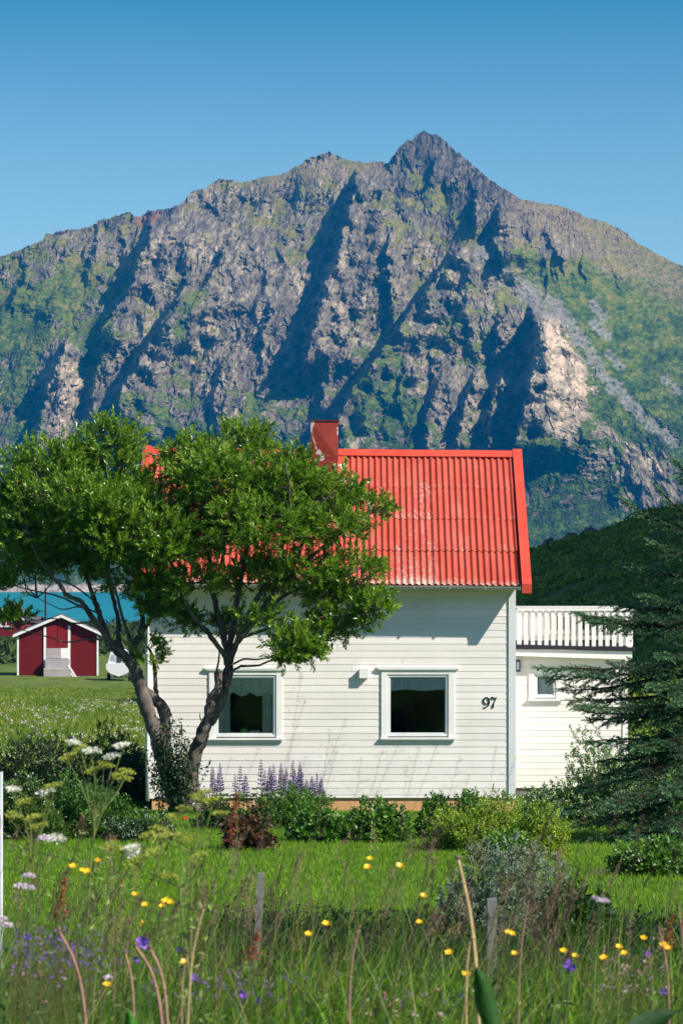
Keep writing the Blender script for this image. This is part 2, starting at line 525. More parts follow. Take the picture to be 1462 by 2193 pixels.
RB = [(1190,800,75,120,8,1.3),(560,660,120,140,0,.5),(960,850,60,100,0,.45),(1190,900,50,60,0,.6),(1320,940,110,16,40,.9),(1400,1000,50,60,20,.9),(1290,980,40,40,0,.6),(1340,860,60,25,40,.7),(130,830,35,100,0,.9),(900,320,70,60,0,.6),(1060,460,90,60,40,.5),(1200,540,60,40,20,.3),(1400,1060,50,50,0,.8),(1310,590,40,18,45,.9),(1345,640,30,25,60,.7),(390,500,100,80,0,.4),(700,620,80,100,0,.3),(1130,1060,60,20,0,.4),(1240,1010,60,50,0,.4)]
for cx, cy, a, b, an, w in RB:
    G -= w * blob(cx, cy, a, b, an)
scree = np.maximum(sst(34, 8, polydist(PX, PY, [(1035,545),(1110,610),(1185,665)]) + wig * 1.5) * 0.75,
                   sst(20, 5, polydist(PX, PY, [(1180,640),(1240,720),(1290,800),(1360,880),(1440,945)]) + wig * 1.4) * 0.8)
for q in ([(1270,690),(1300,720)], [(1305,760),(1325,785)], [(1290,680),(1270,650)], [(1420,810),(1450,835)]):
    scree = np.maximum(scree, sst(13, 3, polydist(PX, PY, q) + wig * 0.9) * 0.8)
tan = sst(70, 10, polydist(PX, PY, [(1130,440),(1230,480),(1350,560),(1470,615),(1700,700)]) + wig * 2.0)
tan = np.maximum(tan, 0.8 * sst(40, 8, polydist(PX, PY, [(560,385),(640,368),(760,352),(830,356)]) + wig))
rustm = sst(22, 6, polydist(PX, PY, [(305,470),(325,465)]) + wig) 
nz = fbm((PX + 0.45 * PY) / 48, (PY - 0.25 * PX) / 32, 5, 71, 0.6)
nf = fbm(PX / 11, PY / 8, 4, 72, 0.65)
G = G + 0.58 * nz + 0.26 * nf - 0.38 * steep - 0.06
rock = 1 - sst(0.36, 0.56, G + 0.10 * vn(PX / 4, PY / 3, 95))
rock_s = 1 - sst(0.1, 0.9, G)
# ribs and gullies, running down and slightly to the left
KU = np.interp(PX, [0, 700, 1000, 1200, 1300], [0.42, 0.34, 0.16, 0.0, -0.3])
U = PX + KU * (PY - 700) + 6 * fbm(PX / 40, PY / 50, 2, 60)
rib = ridged(U / 52, PY / 120, 3, 61)
f1, f2, cid = worley(U / 26 + 0.35 * vn(PX / 15, PY / 15, 77), PY / 52, 62)
g1, g2, cid2 = worley(U / 9 + 0.3 * vn(PX / 8, PY / 8, 78), PY / 19, 63)
h1, h2, cid3 = worley(U / 5.2 + 0.25 * vn(PX / 6, PY / 6, 79), PY / 8.5, 64)
calm = 1 - np.clip(tan + scree + sst(1150, 1300, PX) * sst(980, 800, PY), 0, 1) * 0.85
for cx, cy, a, b, an, w in [(1195,800,70,150,6,42),(1010,640,70,110,-10,26),(600,650,110,130,0,30),(430,560,60,90,20,22),(880,900,60,90,0,20),(480,860,60,110,0,22),(960,870,30,90,0,18),(330,880,50,90,0,18),(140,830,34,90,0,20),(800,560,30,110,8,18),(690,400,60,60,30,18),(920,350,60,60,20,24),(1130,500,70,30,35,18),(1360,1010,60,80,30,14)]:
    Dm -= w * 1.3 * blob(cx, cy, a, b, an)
rmod = np.clip(0.62 + 0.9 * vn(PX / 85, PY / 75, 88), 0.25, 1.3)
big = fbm(U / 120, PY / 260, 2, 80)
saw = (U + 45 * fbm(PX / 110, PY / 90, 3, 83)) / 88
sw_ = saw - np.floor(saw)
butt = np.where(sw_ < 0.16, sw_ / 0.16, 1 - (sw_ - 0.16) / 0.84)         # steep left flank, long right flank
amp = 0.25 + 0.9 * np.clip(0.5 + 0.8 * vn(PX / 90, PY / 110, 81), 0, 1)
Dm -= calm * (20 * big + 12 * butt * amp + 6.0 * rib)
saw2 = (U + 26 * fbm(PX / 45, PY / 34, 3, 84)) / 31 + 0.30 * PY / 31
s2_ = saw2 - np.floor(saw2); b2 = np.where(s2_ < 0.22, s2_ / 0.22, 1 - (s2_ - 0.22) / 0.78)
Dm -= rock_s * calm * 3.0 * b2 * np.clip(0.45 + 0.9 * vn(PX / 40, PY / 50, 85), 0, 1.2)
wx = 0.30 * vn(PX / 16, PY / 16, 77)
Dm -= (0.5 + 0.5 * rmod) * (1 - 0.55 * blob(1205, 790, 75, 150)) * rock_s * calm * 9.0 * facets(U / 30 + wx, PY / 58 + wx, 62)
Dm -= rmod * (0.2 + 0.8 * rock_s) * (0.4 + 0.6 * calm) * 4.6 * facets(U / 12 + wx, PY / 24 + wx, 63)
Dm -= (0.25 + 0.75 * rock) * 2.7 * facets(U / 5.2 + wx, PY / 9.0 + wx, 64)
ledge = PY / 30 + 0.5 * fbm(PX / 60, PY / 30, 3, 86); lg = ledge - np.floor(ledge)
Dm -= 2.6 * calm * rock_s * np.where(lg < 0.8, lg / 0.8, (1 - lg) / 0.2) * np.clip(vn(PX / 70, PY / 70, 87) + 0.2, 0, 1)
Dm -= (1 - rock) * 1.3 * fbm(PX / 6, PY / 4, 3, 66) * np.interp(PY, [600, 950], [0.5, 1.6])
# base: depth along the ray grows from the shore up to the ridge
e = (HY - PY) / F
D0 = 2480 * np.exp(np.maximum(e, -0.01) / 0.60)
D0 += 120 * sst(1100, 1500, PX) * sst(1100, 600, PY)
D = D0 + Dm * sst(1272, 1190, PY) * (0.25 + 0.75 * sst(1230, 980, PY))
MX = (PX - CX) / F * D; MZ = CZ + e * D
# shore: rocky beach band
beach = sst(1248, 1258, PY + 3 * nf)
# back side behind the ridge
nb = 14
bx = []; 
for k in range(nb, 0, -1):
    q = k / nb
    d = D[0] + 900 * q
    bx.append((MX[0] * (1 + 0.2 * q), d, MZ[0] - (MZ[0] + 10) * q ** 1.3))
BX = np.array([b[0] for b in bx]); BY = np.array([b[1] for b in bx]); BZ = np.array([b[2] for b in bx])
# skirt under the water
SK = [(MX[-1], D[-1] - 15, MZ[-1] * 0 - 1.5)]
MXa = np.concatenate([BX, MX, [SK[0][0]]]); MYa = np.concatenate([BY, D, [SK[0][1]]]); MZa = np.concatenate([BZ, MZ, [SK[0][2]]])
def padr(A): return np.concatenate([np.repeat(A[:1], nb, 0), A, A[-1:]])
mm = mat('mountain_rock_and_grass', (0.2, 0.18, 0.16), 0.9, 0.1)
t = mm.node_tree
def attr(n): return nd(t, 'ShaderNodeAttribute', attribute_name=n).outputs['Fac']
rc = ramp(t, attr('tone'), [(0.0, (0.040, 0.033, 0.028)), (0.3, (0.096, 0.080, 0.058)), (0.55, (0.170, 0.141, 0.096)), (0.8, (0.31, 0.250, 0.168)), (1.0, (0.50, 0.37, 0.26))])
gc = ramp(t, attr('veg'), [(0.0, (0.014, 0.030, 0.006)), (0.35, (0.040, 0.068, 0.010)), (0.6, (0.082, 0.110, 0.014)), (0.85, (0.135, 0.130, 0.026)), (1.0, (0.18, 0.145, 0.045))])
c = mix(t, attr('rock'), gc, rc)
c = mix(t, attr('scree'), c, (0.20, 0.18, 0.165))
c = mix(t, attr('tan'), c, (0.19, 0.14, 0.08))
c = mix(t, attr('rust'), c, (0.22, 0.09, 0.05))
c = mix(t, attr('beach'), c, ramp(t, attr('tone'), [(0.2, (0.16, 0.13, 0.11)), (0.8, (0.46, 0.36, 0.29))]))
nn = noise(t, 0.22, 5, 0.7, objco(t, (1, 0.6, 1)))
c = mix(t, 1.0, c, ramp(t, nn, [(0.3, (0.62, 0.62, 0.62)), (0.7, (1.35, 1.35, 1.35))]), 'MULTIPLY')
t.links.new(c, bsdf(mm).inputs['Base Color'])
bump(mm, nn, 0.9, 2.2)
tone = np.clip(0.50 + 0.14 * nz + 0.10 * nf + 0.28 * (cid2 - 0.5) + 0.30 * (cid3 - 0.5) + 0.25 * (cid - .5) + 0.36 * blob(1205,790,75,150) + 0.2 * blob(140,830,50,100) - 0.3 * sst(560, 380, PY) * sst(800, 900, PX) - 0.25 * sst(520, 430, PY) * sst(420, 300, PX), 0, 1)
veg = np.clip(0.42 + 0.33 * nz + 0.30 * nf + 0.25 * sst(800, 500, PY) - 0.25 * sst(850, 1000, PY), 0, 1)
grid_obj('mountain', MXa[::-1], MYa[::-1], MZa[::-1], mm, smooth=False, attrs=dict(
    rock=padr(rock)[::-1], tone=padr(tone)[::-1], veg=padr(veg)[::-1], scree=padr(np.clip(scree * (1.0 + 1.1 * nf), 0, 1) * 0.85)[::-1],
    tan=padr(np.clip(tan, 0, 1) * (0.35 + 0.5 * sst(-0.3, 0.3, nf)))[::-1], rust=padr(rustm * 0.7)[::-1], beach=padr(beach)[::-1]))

# ---- air
hzm = bpy.data.materials.new('air_haze'); hzm.use_nodes = True
t = hzm.node_tree; t.nodes.clear()
pv = nd(t, 'ShaderNodeVolumePrincipled'); ho = nd(t, 'ShaderNodeOutputMaterial')
pv.inputs['Color'].default_value = (0.0, 0.34, 0.85, 1)
pv.inputs['Density'].default_value = 0.000078
pv.inputs['Anisotropy'].default_value = 0.0
t.links.new(pv.outputs[0], ho.inputs['Volume'])
g = Geo(); g.box((-2600, -95, -12), (2600, 4600, 760))
tag(g.build('haze', hzm), kind='stuff')

# ================================================================== BUILDINGS
HYF = 50.0                       # facade plane of the white house
def hx(px, Y=HYF): return (px - CX) / F * Y
def hz(py, Y=HYF): return CZ - (py - HY) / F * Y

white_board = mat('white_painted_boards', (0.74, 0.72, 0.67), 0.55, 0.3)
t = white_board.node_tree
a = nd(t, 'ShaderNodeAttribute', attribute_name='rnd')
base = ramp(t, a.outputs['Fac'], [(0.0, (0.69, 0.66, 0.625)), (1.0, (0.78, 0.75, 0.71))])
grain = noise(t, 6, 6, 0.65, objco(t, (0.25, 1, 9)))
dirt = noise(t, 1.1, 5, 0.6, objco(t, (1, 1, 0.7)))
c = mix(t, 0.5, base, ramp(t, grain, [(0.3, (0.90, 0.90, 0.89)), (0.7, (1.05, 1.05, 1.05))]), 'MULTIPLY')
c = mix(t, 1.0, c, ramp(t, dirt, [(0.35, (0.93, 0.93, 0.92)), (0.6, (1, 1, 1))]), 'MULTIPLY')
t.links.new(c, bsdf(white_board).inputs['Base Color'])
bump(white_board, grain, 0.25, 0.004)
white_trim = varied('white_trim_paint', [(0.3, (0.68, 0.67, 0.63)), (0.7, (0.79, 0.78, 0.74))], 0.5, 0.35, 3, (1, 1, 0.4), 0.1, 0.003)
grey_trim = varied('grey_painted_trim', [(0.3, (0.56, 0.58, 0.58)), (0.7, (0.64, 0.66, 0.66))], 0.45, 0.35, 3, (1, 1, 0.4))
cream_trim = varied('cream_soffit_paint', [(0.3, (0.70, 0.66, 0.50)), (0.7, (0.76, 0.72, 0.56))], 0.6, 0.3, 3)
gutter_m = mat('zinc_gutter', (0.42, 0.42, 0.43), 0.4, 0.5, 0.4)
dark_felt = varied('black_roof_felt', [(0.3, (0.012, 0.012, 0.018)), (0.7, (0.03, 0.03, 0.04))], 0.8, 0.2, 20)

def siding(g, x0, x1, z0, z1, bh, Y, holes=(), prot=0.006, joints=True):
    """lapped horizontal boards, cut around holes (xa, xb, za, zb)"""
    z = z1
    while z > z0 + 0.01:
        zb = max(z - bh, z0)
        segs = [(x0, x1)]
        for xa, xb, za, zc in holes:
            if zb < zc and z > za:
                ns = []
                for s0, s1 in segs:
                    if xb <= s0 or xa >= s1: ns.append((s0, s1)); continue
                    if xa > s0: ns.append((s0, xa))
                    if xb < s1: ns.append((xb, s1))
                segs = ns
        out = []
        for s0, s1 in segs:
            if joints and s1 - s0 > 2.5 and random.random() < 0.75:
                m = random.uniform(s0 + 0.8, s1 - 0.8)
                out += [(s0, m - 0.0012), (m + 0.003, s1)]
            else: out.append((s0, s1))
        for s0, s1 in out:
            r = random.random()
            j = random.uniform(-0.0008, 0.0008)
            V = []
            for x in (s0, s1):
                V += [(x, Y + 0.02, z), (x, Y - 0.001, z), (x, Y - prot + j, zb + 0.006), (x, Y - prot + 0.003, zb + 0.0005), (x, Y + 0.02, zb + 0.0005)]
            g.add(V, [(0,5,6,1),(1,6,7,2),(2,7,8,3),(3,8,9,4)], 0, r)
            g.add([V[0], V[1], V[2], V[3], V[4]], [(0,1,2,3,4)], 0, r)
            g.add([V[5], V[6], V[7], V[8], V[9]], [(4,3,2,1,0)], 0, r)
        z = zb

X0, X1 = hx(322), hx(1090)
XR = hx(1103.5)
ZB, ZT = hz(1709), hz(1262)
W1 = (hx(486 - 14), hx(590), hz(1577), hz(1447))     # left window opening
W1 = (hx(463), hx(590), hz(1580), hz(1446))
W2 = (hx(830), hx(959), hz(1579), hz(1446))
house = thing('white_house', 'white weatherboard house with corrugated red roof, red chimney and number 97', 'house', (0, HYF, ZB - 0.2))

g = Geo(); siding(g, X0, X1, ZB, ZT, 0.130, HYF, [W1, W2])
# side and rear walls (plain boarded faces) and gables
HD = 5.15
ZE = ZT + 0.02
RZ = hz(975, 52.2) - 0.05
for x, sx in ((X0 + 0.001, -1), (XR - 0.003, 1)):
    zz = ZB
    while zz < ZE:
        z2 = min(zz + 0.13, ZE)
        g.add([(x, HYF + 0.022, zz), (x, HYF + HD, zz), (x + sx * -0.006, HYF + HD, z2), (x + sx * -0.006, HYF + 0.022, z2)], [(0, 1, 2, 3)], 0, random.random())
        zz = z2
    g.add([(x, HYF + 0.022, ZE), (x, HYF + HD, ZE), (x, HYF + 2.5, RZ)], [(0, 1, 2)], 0, 0.5)
g.add([(X0, HYF + HD, ZB), (XR, HYF + HD, ZB), (XR, HYF + HD, ZE), (X0, HYF + HD, ZE)], [(0, 1, 2, 3)], 0, 0.5)
g.build('wall', white_board, house)
fnd = varied('terracotta_foundation', [(0.3, (0.50, 0.27, 0.12)), (0.7, (0.64, 0.38, 0.20))], 0.85, 0.15, 5, (1, 1, 1), 0.3, 0.01)
g = Geo(); g.box((X0 + 0.03, HYF + 0.03, ZB - 1.0), (XR - 0.03, HYF + HD - 0.02, ZB - 0.003)); g.build('foundation', fnd, house)
g = Geo(); g.box((X1 - 0.015, HYF - 0.028, ZB - 0.01), (XR, HYF + 0.10, ZT)); g.build('corner_board', grey_trim, house)
g = Geo(); g.box((X0 - 0.02, HYF - 0.026, ZB - 0.01), (X0 + 0.075, HYF + 0.10, ZT)); g.build('corner_board', white_trim, house)
g = Geo(); g.box((X0 - 0.005, HYF - 0.022, ZT - 0.07), (XR - 0.13, HYF - 0.0075, ZT + 0.06)); g.box((X0, HYF - 0.3, ZT + 0.065), (XR, HYF + 0.02, ZT + 0.085)); g.build('soffit', cream_trim, house)
# downpipe and drain at the left corner
g = Geo(); xd = hx(317)
g.tube([(xd, HYF - 0.30, ZT + 0.05), (xd, HYF - 0.28, ZT - 0.05), (xd, HYF - 0.06, ZT - 0.28), (xd, HYF - 0.06, hz(1600)), (xd, HYF - 0.06, ZB - 0.05)], 0.037, 12)
for zz in (hz(1400), hz(1604), hz(1300)): g.tube([(xd, HYF - 0.06, zz - 0.02), (xd, HYF - 0.06, zz + 0.02)], 0.044, 12)
g.build('downpipe', grey_trim, house, smooth=True)

# --- roof: corrugated sheets in four rows
red = (0.50, 0.07, 0.04)
roofm = mat('red_corrugated_fibre_cement', red, 0.85, 0.12)
t = roofm.node_tree
v = objco(t)
a = nd(t, 'ShaderNodeAttribute', attribute_name='rnd')
c = ramp(t, noise(t, 1.6, 5, 0.65, objco(t, (1, 1, 0.4))), [(0.3, (0.34, 0.048, 0.030)), (0.55, (0.41, 0.070, 0.046)), (0.75, (0.44, 0.110, 0.080))])
vor = nd(t, 'ShaderNodeTexVoronoi'); vor.inputs['Scale'].default_value = 48; vor.inputs['Randomness'].default_value = 1
t.links.new(v, vor.inputs['Vector'])
sz = nd(t, 'ShaderNodeSeparateColor'); t.links.new(vor.outputs['Color'], sz.inputs[0])
# speckles: small lichen dots, denser in patches and towards each sheet's lower edge (the lower-edge wear is its own attribute)
patch = noise(t, 1.3, 4, 0.7, objco(t, (1.6, 1, 0.45)))
w2 = nd(t, 'ShaderNodeMath', operation='MULTIPLY_ADD'); t.links.new(a.outputs['Fac'], w2.inputs[0]); w2.inputs[1].default_value = 0.30; t.links.new(patch, w2.inputs[2])
thr = nd(t, 'ShaderNodeMapRange'); t.links.new(w2.outputs[0], thr.inputs[0]); thr.inputs[1].default_value = 0.40; thr.inputs[2].default_value = 0.80; thr.inputs[3].default_value = 0.0; thr.inputs[4].default_value = 0.42
rr = nd(t, 'ShaderNodeMath', operation='MULTIPLY'); t.links.new(thr.outputs[0], rr.inputs[0]); t.links.new(sz.outputs[0], rr.inputs[1])
lt = nd(t, 'ShaderNodeMath', operation='LESS_THAN'); t.links.new(vor.outputs['Distance'], lt.inputs[0]); t.links.new(rr.outputs[0], lt.inputs[1])
pn = noise(t, 26, 5, 0.7, objco(t, (1, 1, 0.5)))
pa = nd(t, 'ShaderNodeMath', operation='MULTIPLY_ADD'); t.links.new(a.outputs['Fac'], pa.inputs[0]); pa.inputs[1].default_value = 0.22; t.links.new(pn, pa.inputs[2])
pb = nd(t, 'ShaderNodeMath', operation='MULTIPLY_ADD'); t.links.new(patch, pb.inputs[0]); pb.inputs[1].default_value = 0.30; t.links.new(pa.outputs[0], pb.inputs[2])
peel = ramp(t, pb.outputs[0], [(0.82, (0, 0, 0)), (0.88, (1, 1, 1))])
mxm = nd(t, 'ShaderNodeMath', operation='MAXIMUM'); t.links.new(lt.outputs[0], mxm.inputs[0]); t.links.new(peel, mxm.inputs[1])
t.links.new(mix(t, mxm.outputs[0], c, (0.52, 0.32, 0.26)), bsdf(roofm).inputs['Base Color'])
bump(roofm, pn, 0.12, 0.003)

YE, YR = HYF - 0.42, HYF + 2.2           # eave and ridge
ZEV = hz(1251, YE); ZRG = hz(972, YR)
RX0, RX1 = hx(302, YE), hx(1117, YE)
slope = unit(np.array((0, YR - YE, ZRG - ZEV))); nrm = np.array((0, -slope[2], slope[1]))
Ls = math.hypot(YR - YE, ZRG - ZEV)
pitch = (hx(1117) - hx(302)) / 60.0
roofpart = Geo()
lapf = [0, 0.262, 0.502, 0.742, 1.0]
nsheet = 9; sw = (RX1 - RX0) / nsheet
for r in range(4):
    for k in range(nsheet):
        xa = RX0 + k * sw - (0.03 if k else 0); xb = RX0 + (k + 1) * sw
        nx = 62
        xs = np.linspace(xa, xb, nx)
        s0 = lapf[r] * Ls - (0.05 if r else 0.0); s1 = lapf[r + 1] * Ls
        ss = np.array([s0, s0 + 0.06, s0 + 0.16, s0 + 0.32, (s0 + s1) / 2, s1])
        lift0 = 0.013 if r else 0.004
        jit = random.uniform(-0.003, 0.003)
        S_, X_ = np.meshgrid(ss, xs, indexing='ij')
        lift = lift0 + jit + 0.004 * (k % 2) - (S_ - s0) / (s1 - s0) * 0.010 + (0.004 if k else 0)
        h = 0.021 * np.cos((X_ - RX0) / pitch * 2 * math.pi) + lift + 0.02
        P = np.array((0, YE, ZEV)) + S_[..., None] * slope + h[..., None] * nrm
        P[..., 0] = X_
        P[..., 2] -= 0.010 * (X_ - RX0) - 0.03
        wear = np.clip(1 - (S_ - s0) / 0.30, 0, 1) * (1.0 if r == 0 else 0.35) + random.uniform(-0.15, 0.15) + (0.25 if k == 6 else 0)
        n1_, n2_ = X_.shape
        i = np.arange(n1_ - 1)[:, None] * n2_ + np.arange(n2_ - 1)[None, :]
        roofpart.add(P.reshape(-1, 3), np.stack([i, i + 1, i + n2_ + 1, i + n2_], -1).reshape(-1, 4), 0, wear.ravel())
        # lower edge thickness
        e0 = P[0]; e1 = e0 - nrm * 0.007
        m = len(e0); V = np.concatenate([e0, e1]); j = np.arange(m - 1)
        roofpart.add(V, np.stack([j, j + m, j + m + 1, j + 1], -1), 0, 0.0)
# rear slope, plain
YB = 2 * YR - YE
roofpart.add([(RX0, YR, ZRG + 0.02), (RX1, YR, ZRG + 0.02), (RX1, YB, ZEV), (RX0, YB, ZEV)], [(0, 1, 2, 3)], 0, 0.0)
# underside
roofpart.add([(RX0, YE + 0.02, ZEV - 0.02), (RX1, YE + 0.02, ZEV - 0.02), (RX1, YR, ZRG - 0.05), (RX0, YR, ZRG - 0.05)], [(0, 1, 2, 3)], 0, 0.0)
roof = roofpart.build('roof', roofm, house, smooth=True)
redflat = mat('red_painted_sheet_metal', (0.50, 0.055, 0.028), 0.42, 0.4)
t = redflat.node_tree
nn_ = noise(t, 3.2, 4, 0.6, objco(t)); n2_ = noise(t, 5.5, 2, 0.4, objco(t, (1, 1, 0.6)))
c = ramp(t, nn_, [(0.3, (0.45, 0.045, 0.022)), (0.7, (0.55, 0.07, 0.035))])
c = mix(t, ramp(t, n2_, [(0.68, (0, 0, 0)), (0.69, (1, 1, 1))]), c, (0.55, 0.42, 0.40))
t.links.new(c, bsdf(redflat).inputs['Base Color'])
redtrim = varied('red_verge_paint', [(0.3, (0.44, 0.045, 0.024)), (0.7, (0.54, 0.07, 0.036))], 0.45, 0.35, 2.5)
# ridge cap
g = Geo(); dz = lambda x: -0.010 * (x - RX0) + 0.03
for k in range(6):
    xa = RX0 + (RX1 - RX0) * k / 6 - (0.04 if k else 0); xb = RX0 + (RX1 - RX0) * (k + 1) / 6
    u = 0.003 * (k % 2)
    V = []
    for x in (xa, xb):
        q = np.array((x, YR, ZRG + 0.075 + u + dz(x)))
        V += [q - slope * 0.17 - nrm * 0.004, q - slope * 0.165 + nrm * 0.018, q + (0, 0, 0.03), q + np.array((0, 0.12, -0.09))]
    g.add(V, [(0,4,5,1),(1,5,6,2),(2,6,7,3)])
g.build('ridge_cap', redtrim, roof)
# verges: boxed boards on the gable edges
def verge(xa, xb, name_lab=None):
    g = Geo()
    A = np.array((0, YE - 0.10, ZEV - 0.055)); A = A - slope * 0.02; B = np.array((0, YR + 0.02, ZRG + 0.02))
    zo = dz((xa + xb) / 2)
    for s in (1, -1):
        a0 = A.copy(); b0 = B.copy()
        if s < 0: a0[1] = 2 * YR - a0[1]
        V = []
        for x in (xa, xb):
            for p in (a0, b0):
                V += [(x, p[1], p[2] - 0.06 + zo), (x, p[1], p[2] + 0.12 + zo)]
        g.add(V, [(0,1,3,2),(4,6,7,5),(1,5,7,3),(0,2,6,4),(0,4,5,1),(2,3,7,6)])
    # sunk nail heads
    for q in np.linspace(0.04, 0.96, 13):
        p = A * (1 - q) + B * q
        g.tube([(xa * 0.5 + xb * 0.5 + 0.02, p[1] - 0.004, p[2] + 0.122 + zo), (xa * 0.5 + xb * 0.5 + 0.02, p[1] - 0.006, p[2] + 0.128 + zo)], 0.008, 6)
    return g.build('bargeboard', redtrim, roof)
verge(hx(1117, YE) - 0.005, hx(1137, YE))
verge(hx(284, YE), hx(303, YE))
# gutter
g = Geo(); an = np.linspace(math.pi, 2 * math.pi, 9)
pr = [(math.cos(q) * 0.055, math.sin(q) * 0.055) for q in an]
V = []
for x in (RX0 + 0.12, RX1 - 0.02):
    V += [(x, YE - 0.035 + p, ZEV - 0.012 + q + dz(x)) for p, q in pr]
    V += [(x, YE - 0.035 + p * 0.9, ZEV - 0.012 + q * 0.9 + dz(x)) for p, q in pr[::-1]]
m = len(V) // 2
g.add(V, [(i, (i + 1) % m, m + (i + 1) % m, m + i) for i in range(m)]); g.add(V[:m], [tuple(range(m))]); 
for k in range(11):
    x = RX0 + 0.5 + k * 0.66
    g.box((x, YE - 0.095, ZEV - 0.07 + dz(x)), (x + 0.018, YE + 0.03, ZEV - 0.006 + dz(x)))
g.build('gutter', gutter_m, roof)

# chimney
cx0, cx1 = hx(665, 51.65), hx(724, 51.65)
ct = hz(902, 51.65); cb = hz(1030, 51.65)
chm = mat('red_chimney_cladding', (0.36, 0.05, 0.03), 0.45, 0.4)
t = chm.node_tree
n1 = noise(t, 2.6, 3, 0.45, objco(t, (1, 1, 0.8)), 1.0); n2 = noise(t, 2.0, 4, 0.6, objco(t))
c = ramp(t, n2, [(0.3, (0.19, 0.022, 0.013)), (0.7, (0.28, 0.036, 0.020))])
c = mix(t, ramp(t, n1, [(0.605, (0, 0, 0)), (0.615, (1, 1, 1))]), c, (0.50, 0.42, 0.42))
t.links.new(c, bsdf(chm).inputs['Base Color'])
g = Geo(); zj = hz(982, 51.65); mx_, mz_ = (cx0 + cx1) / 2, (ct + zj) / 2
fy0 = 51.65; fy1 = 52.2
V = [(cx0, fy0, zj), (cx1, fy0, zj), (cx1, fy0, ct), (cx0, fy0, ct), (mx_, fy0 - 0.035, mz_)]
g.add(V, [(0, 1, 4), (1, 2, 4), (2, 3, 4), (3, 0, 4)])
V = [(cx0, fy0, ct), (cx1, fy0, ct), (cx1, fy1, ct), (cx0, fy1, ct), (cx0, fy0, zj), (cx1, fy0, zj), (cx1, fy1, zj), (cx0, fy1, zj)]
g.add(V, [(1, 5, 6, 2), (2, 6, 7, 3), (3, 7, 4, 0), (0, 1, 2, 3)])
g.box((cx0 + 0.004, fy0 + 0.004, cb - 0.3), (cx1 - 0.004, fy1 - 0.01, zj))
chim = g.build('chimney', chm, house)
g = Geo(); g.box((cx0 - 0.02, fy0 - 0.02, ct), (cx1 + 0.02, fy1 + 0.02, ct + 0.022)); g.build('chimney_cap', mat('dark_red_metal_rim', (0.10, 0.015, 0.012), 0.5), chim)
# flashing beside the chimney, on the slope
g = Geo()
def onroof(x, s, h): 
    p = np.array((0, YE, ZEV)) + slope * s + nrm * h; p[0] = x; p[2] += dz(x); return p
g.add([onroof(cx1 - 0.02, Ls * 0.78, 0.05), onroof(hx(743, 51.65), Ls * 0.78, 0.05), onroof(hx(743, 51.65), Ls * 1.0, 0.05), onroof(cx1 - 0.02, Ls * 1.0, 0.05)], [(0, 1, 2, 3)])
g.add([onroof(cx0 - 0.05, Ls * 0.72, 0.048), onroof(hx(743, 51.65), Ls * 0.72, 0.048), onroof(hx(743, 51.65), Ls * 0.80, 0.048), onroof(cx0 - 0.05, Ls * 0.80, 0.048)], [(0, 1, 2, 3)])
g.build('flashing', redflat, roof)
g = Geo(); pts = [onroof(hx(734, 51.65) + 0.07 * math.cos(q) * (1 + 0.2 * math.sin(3 * q)), Ls * 0.885 + 0.10 * math.sin(q), 0.054) for q in np.linspace(0, 2 * math.pi, 14)[:-1]]
g.add(pts, [tuple(range(len(pts)))]); g.build('lichen_patch', mat('pale_lichen', (0.6, 0.55, 0.52), 0.9), roof)

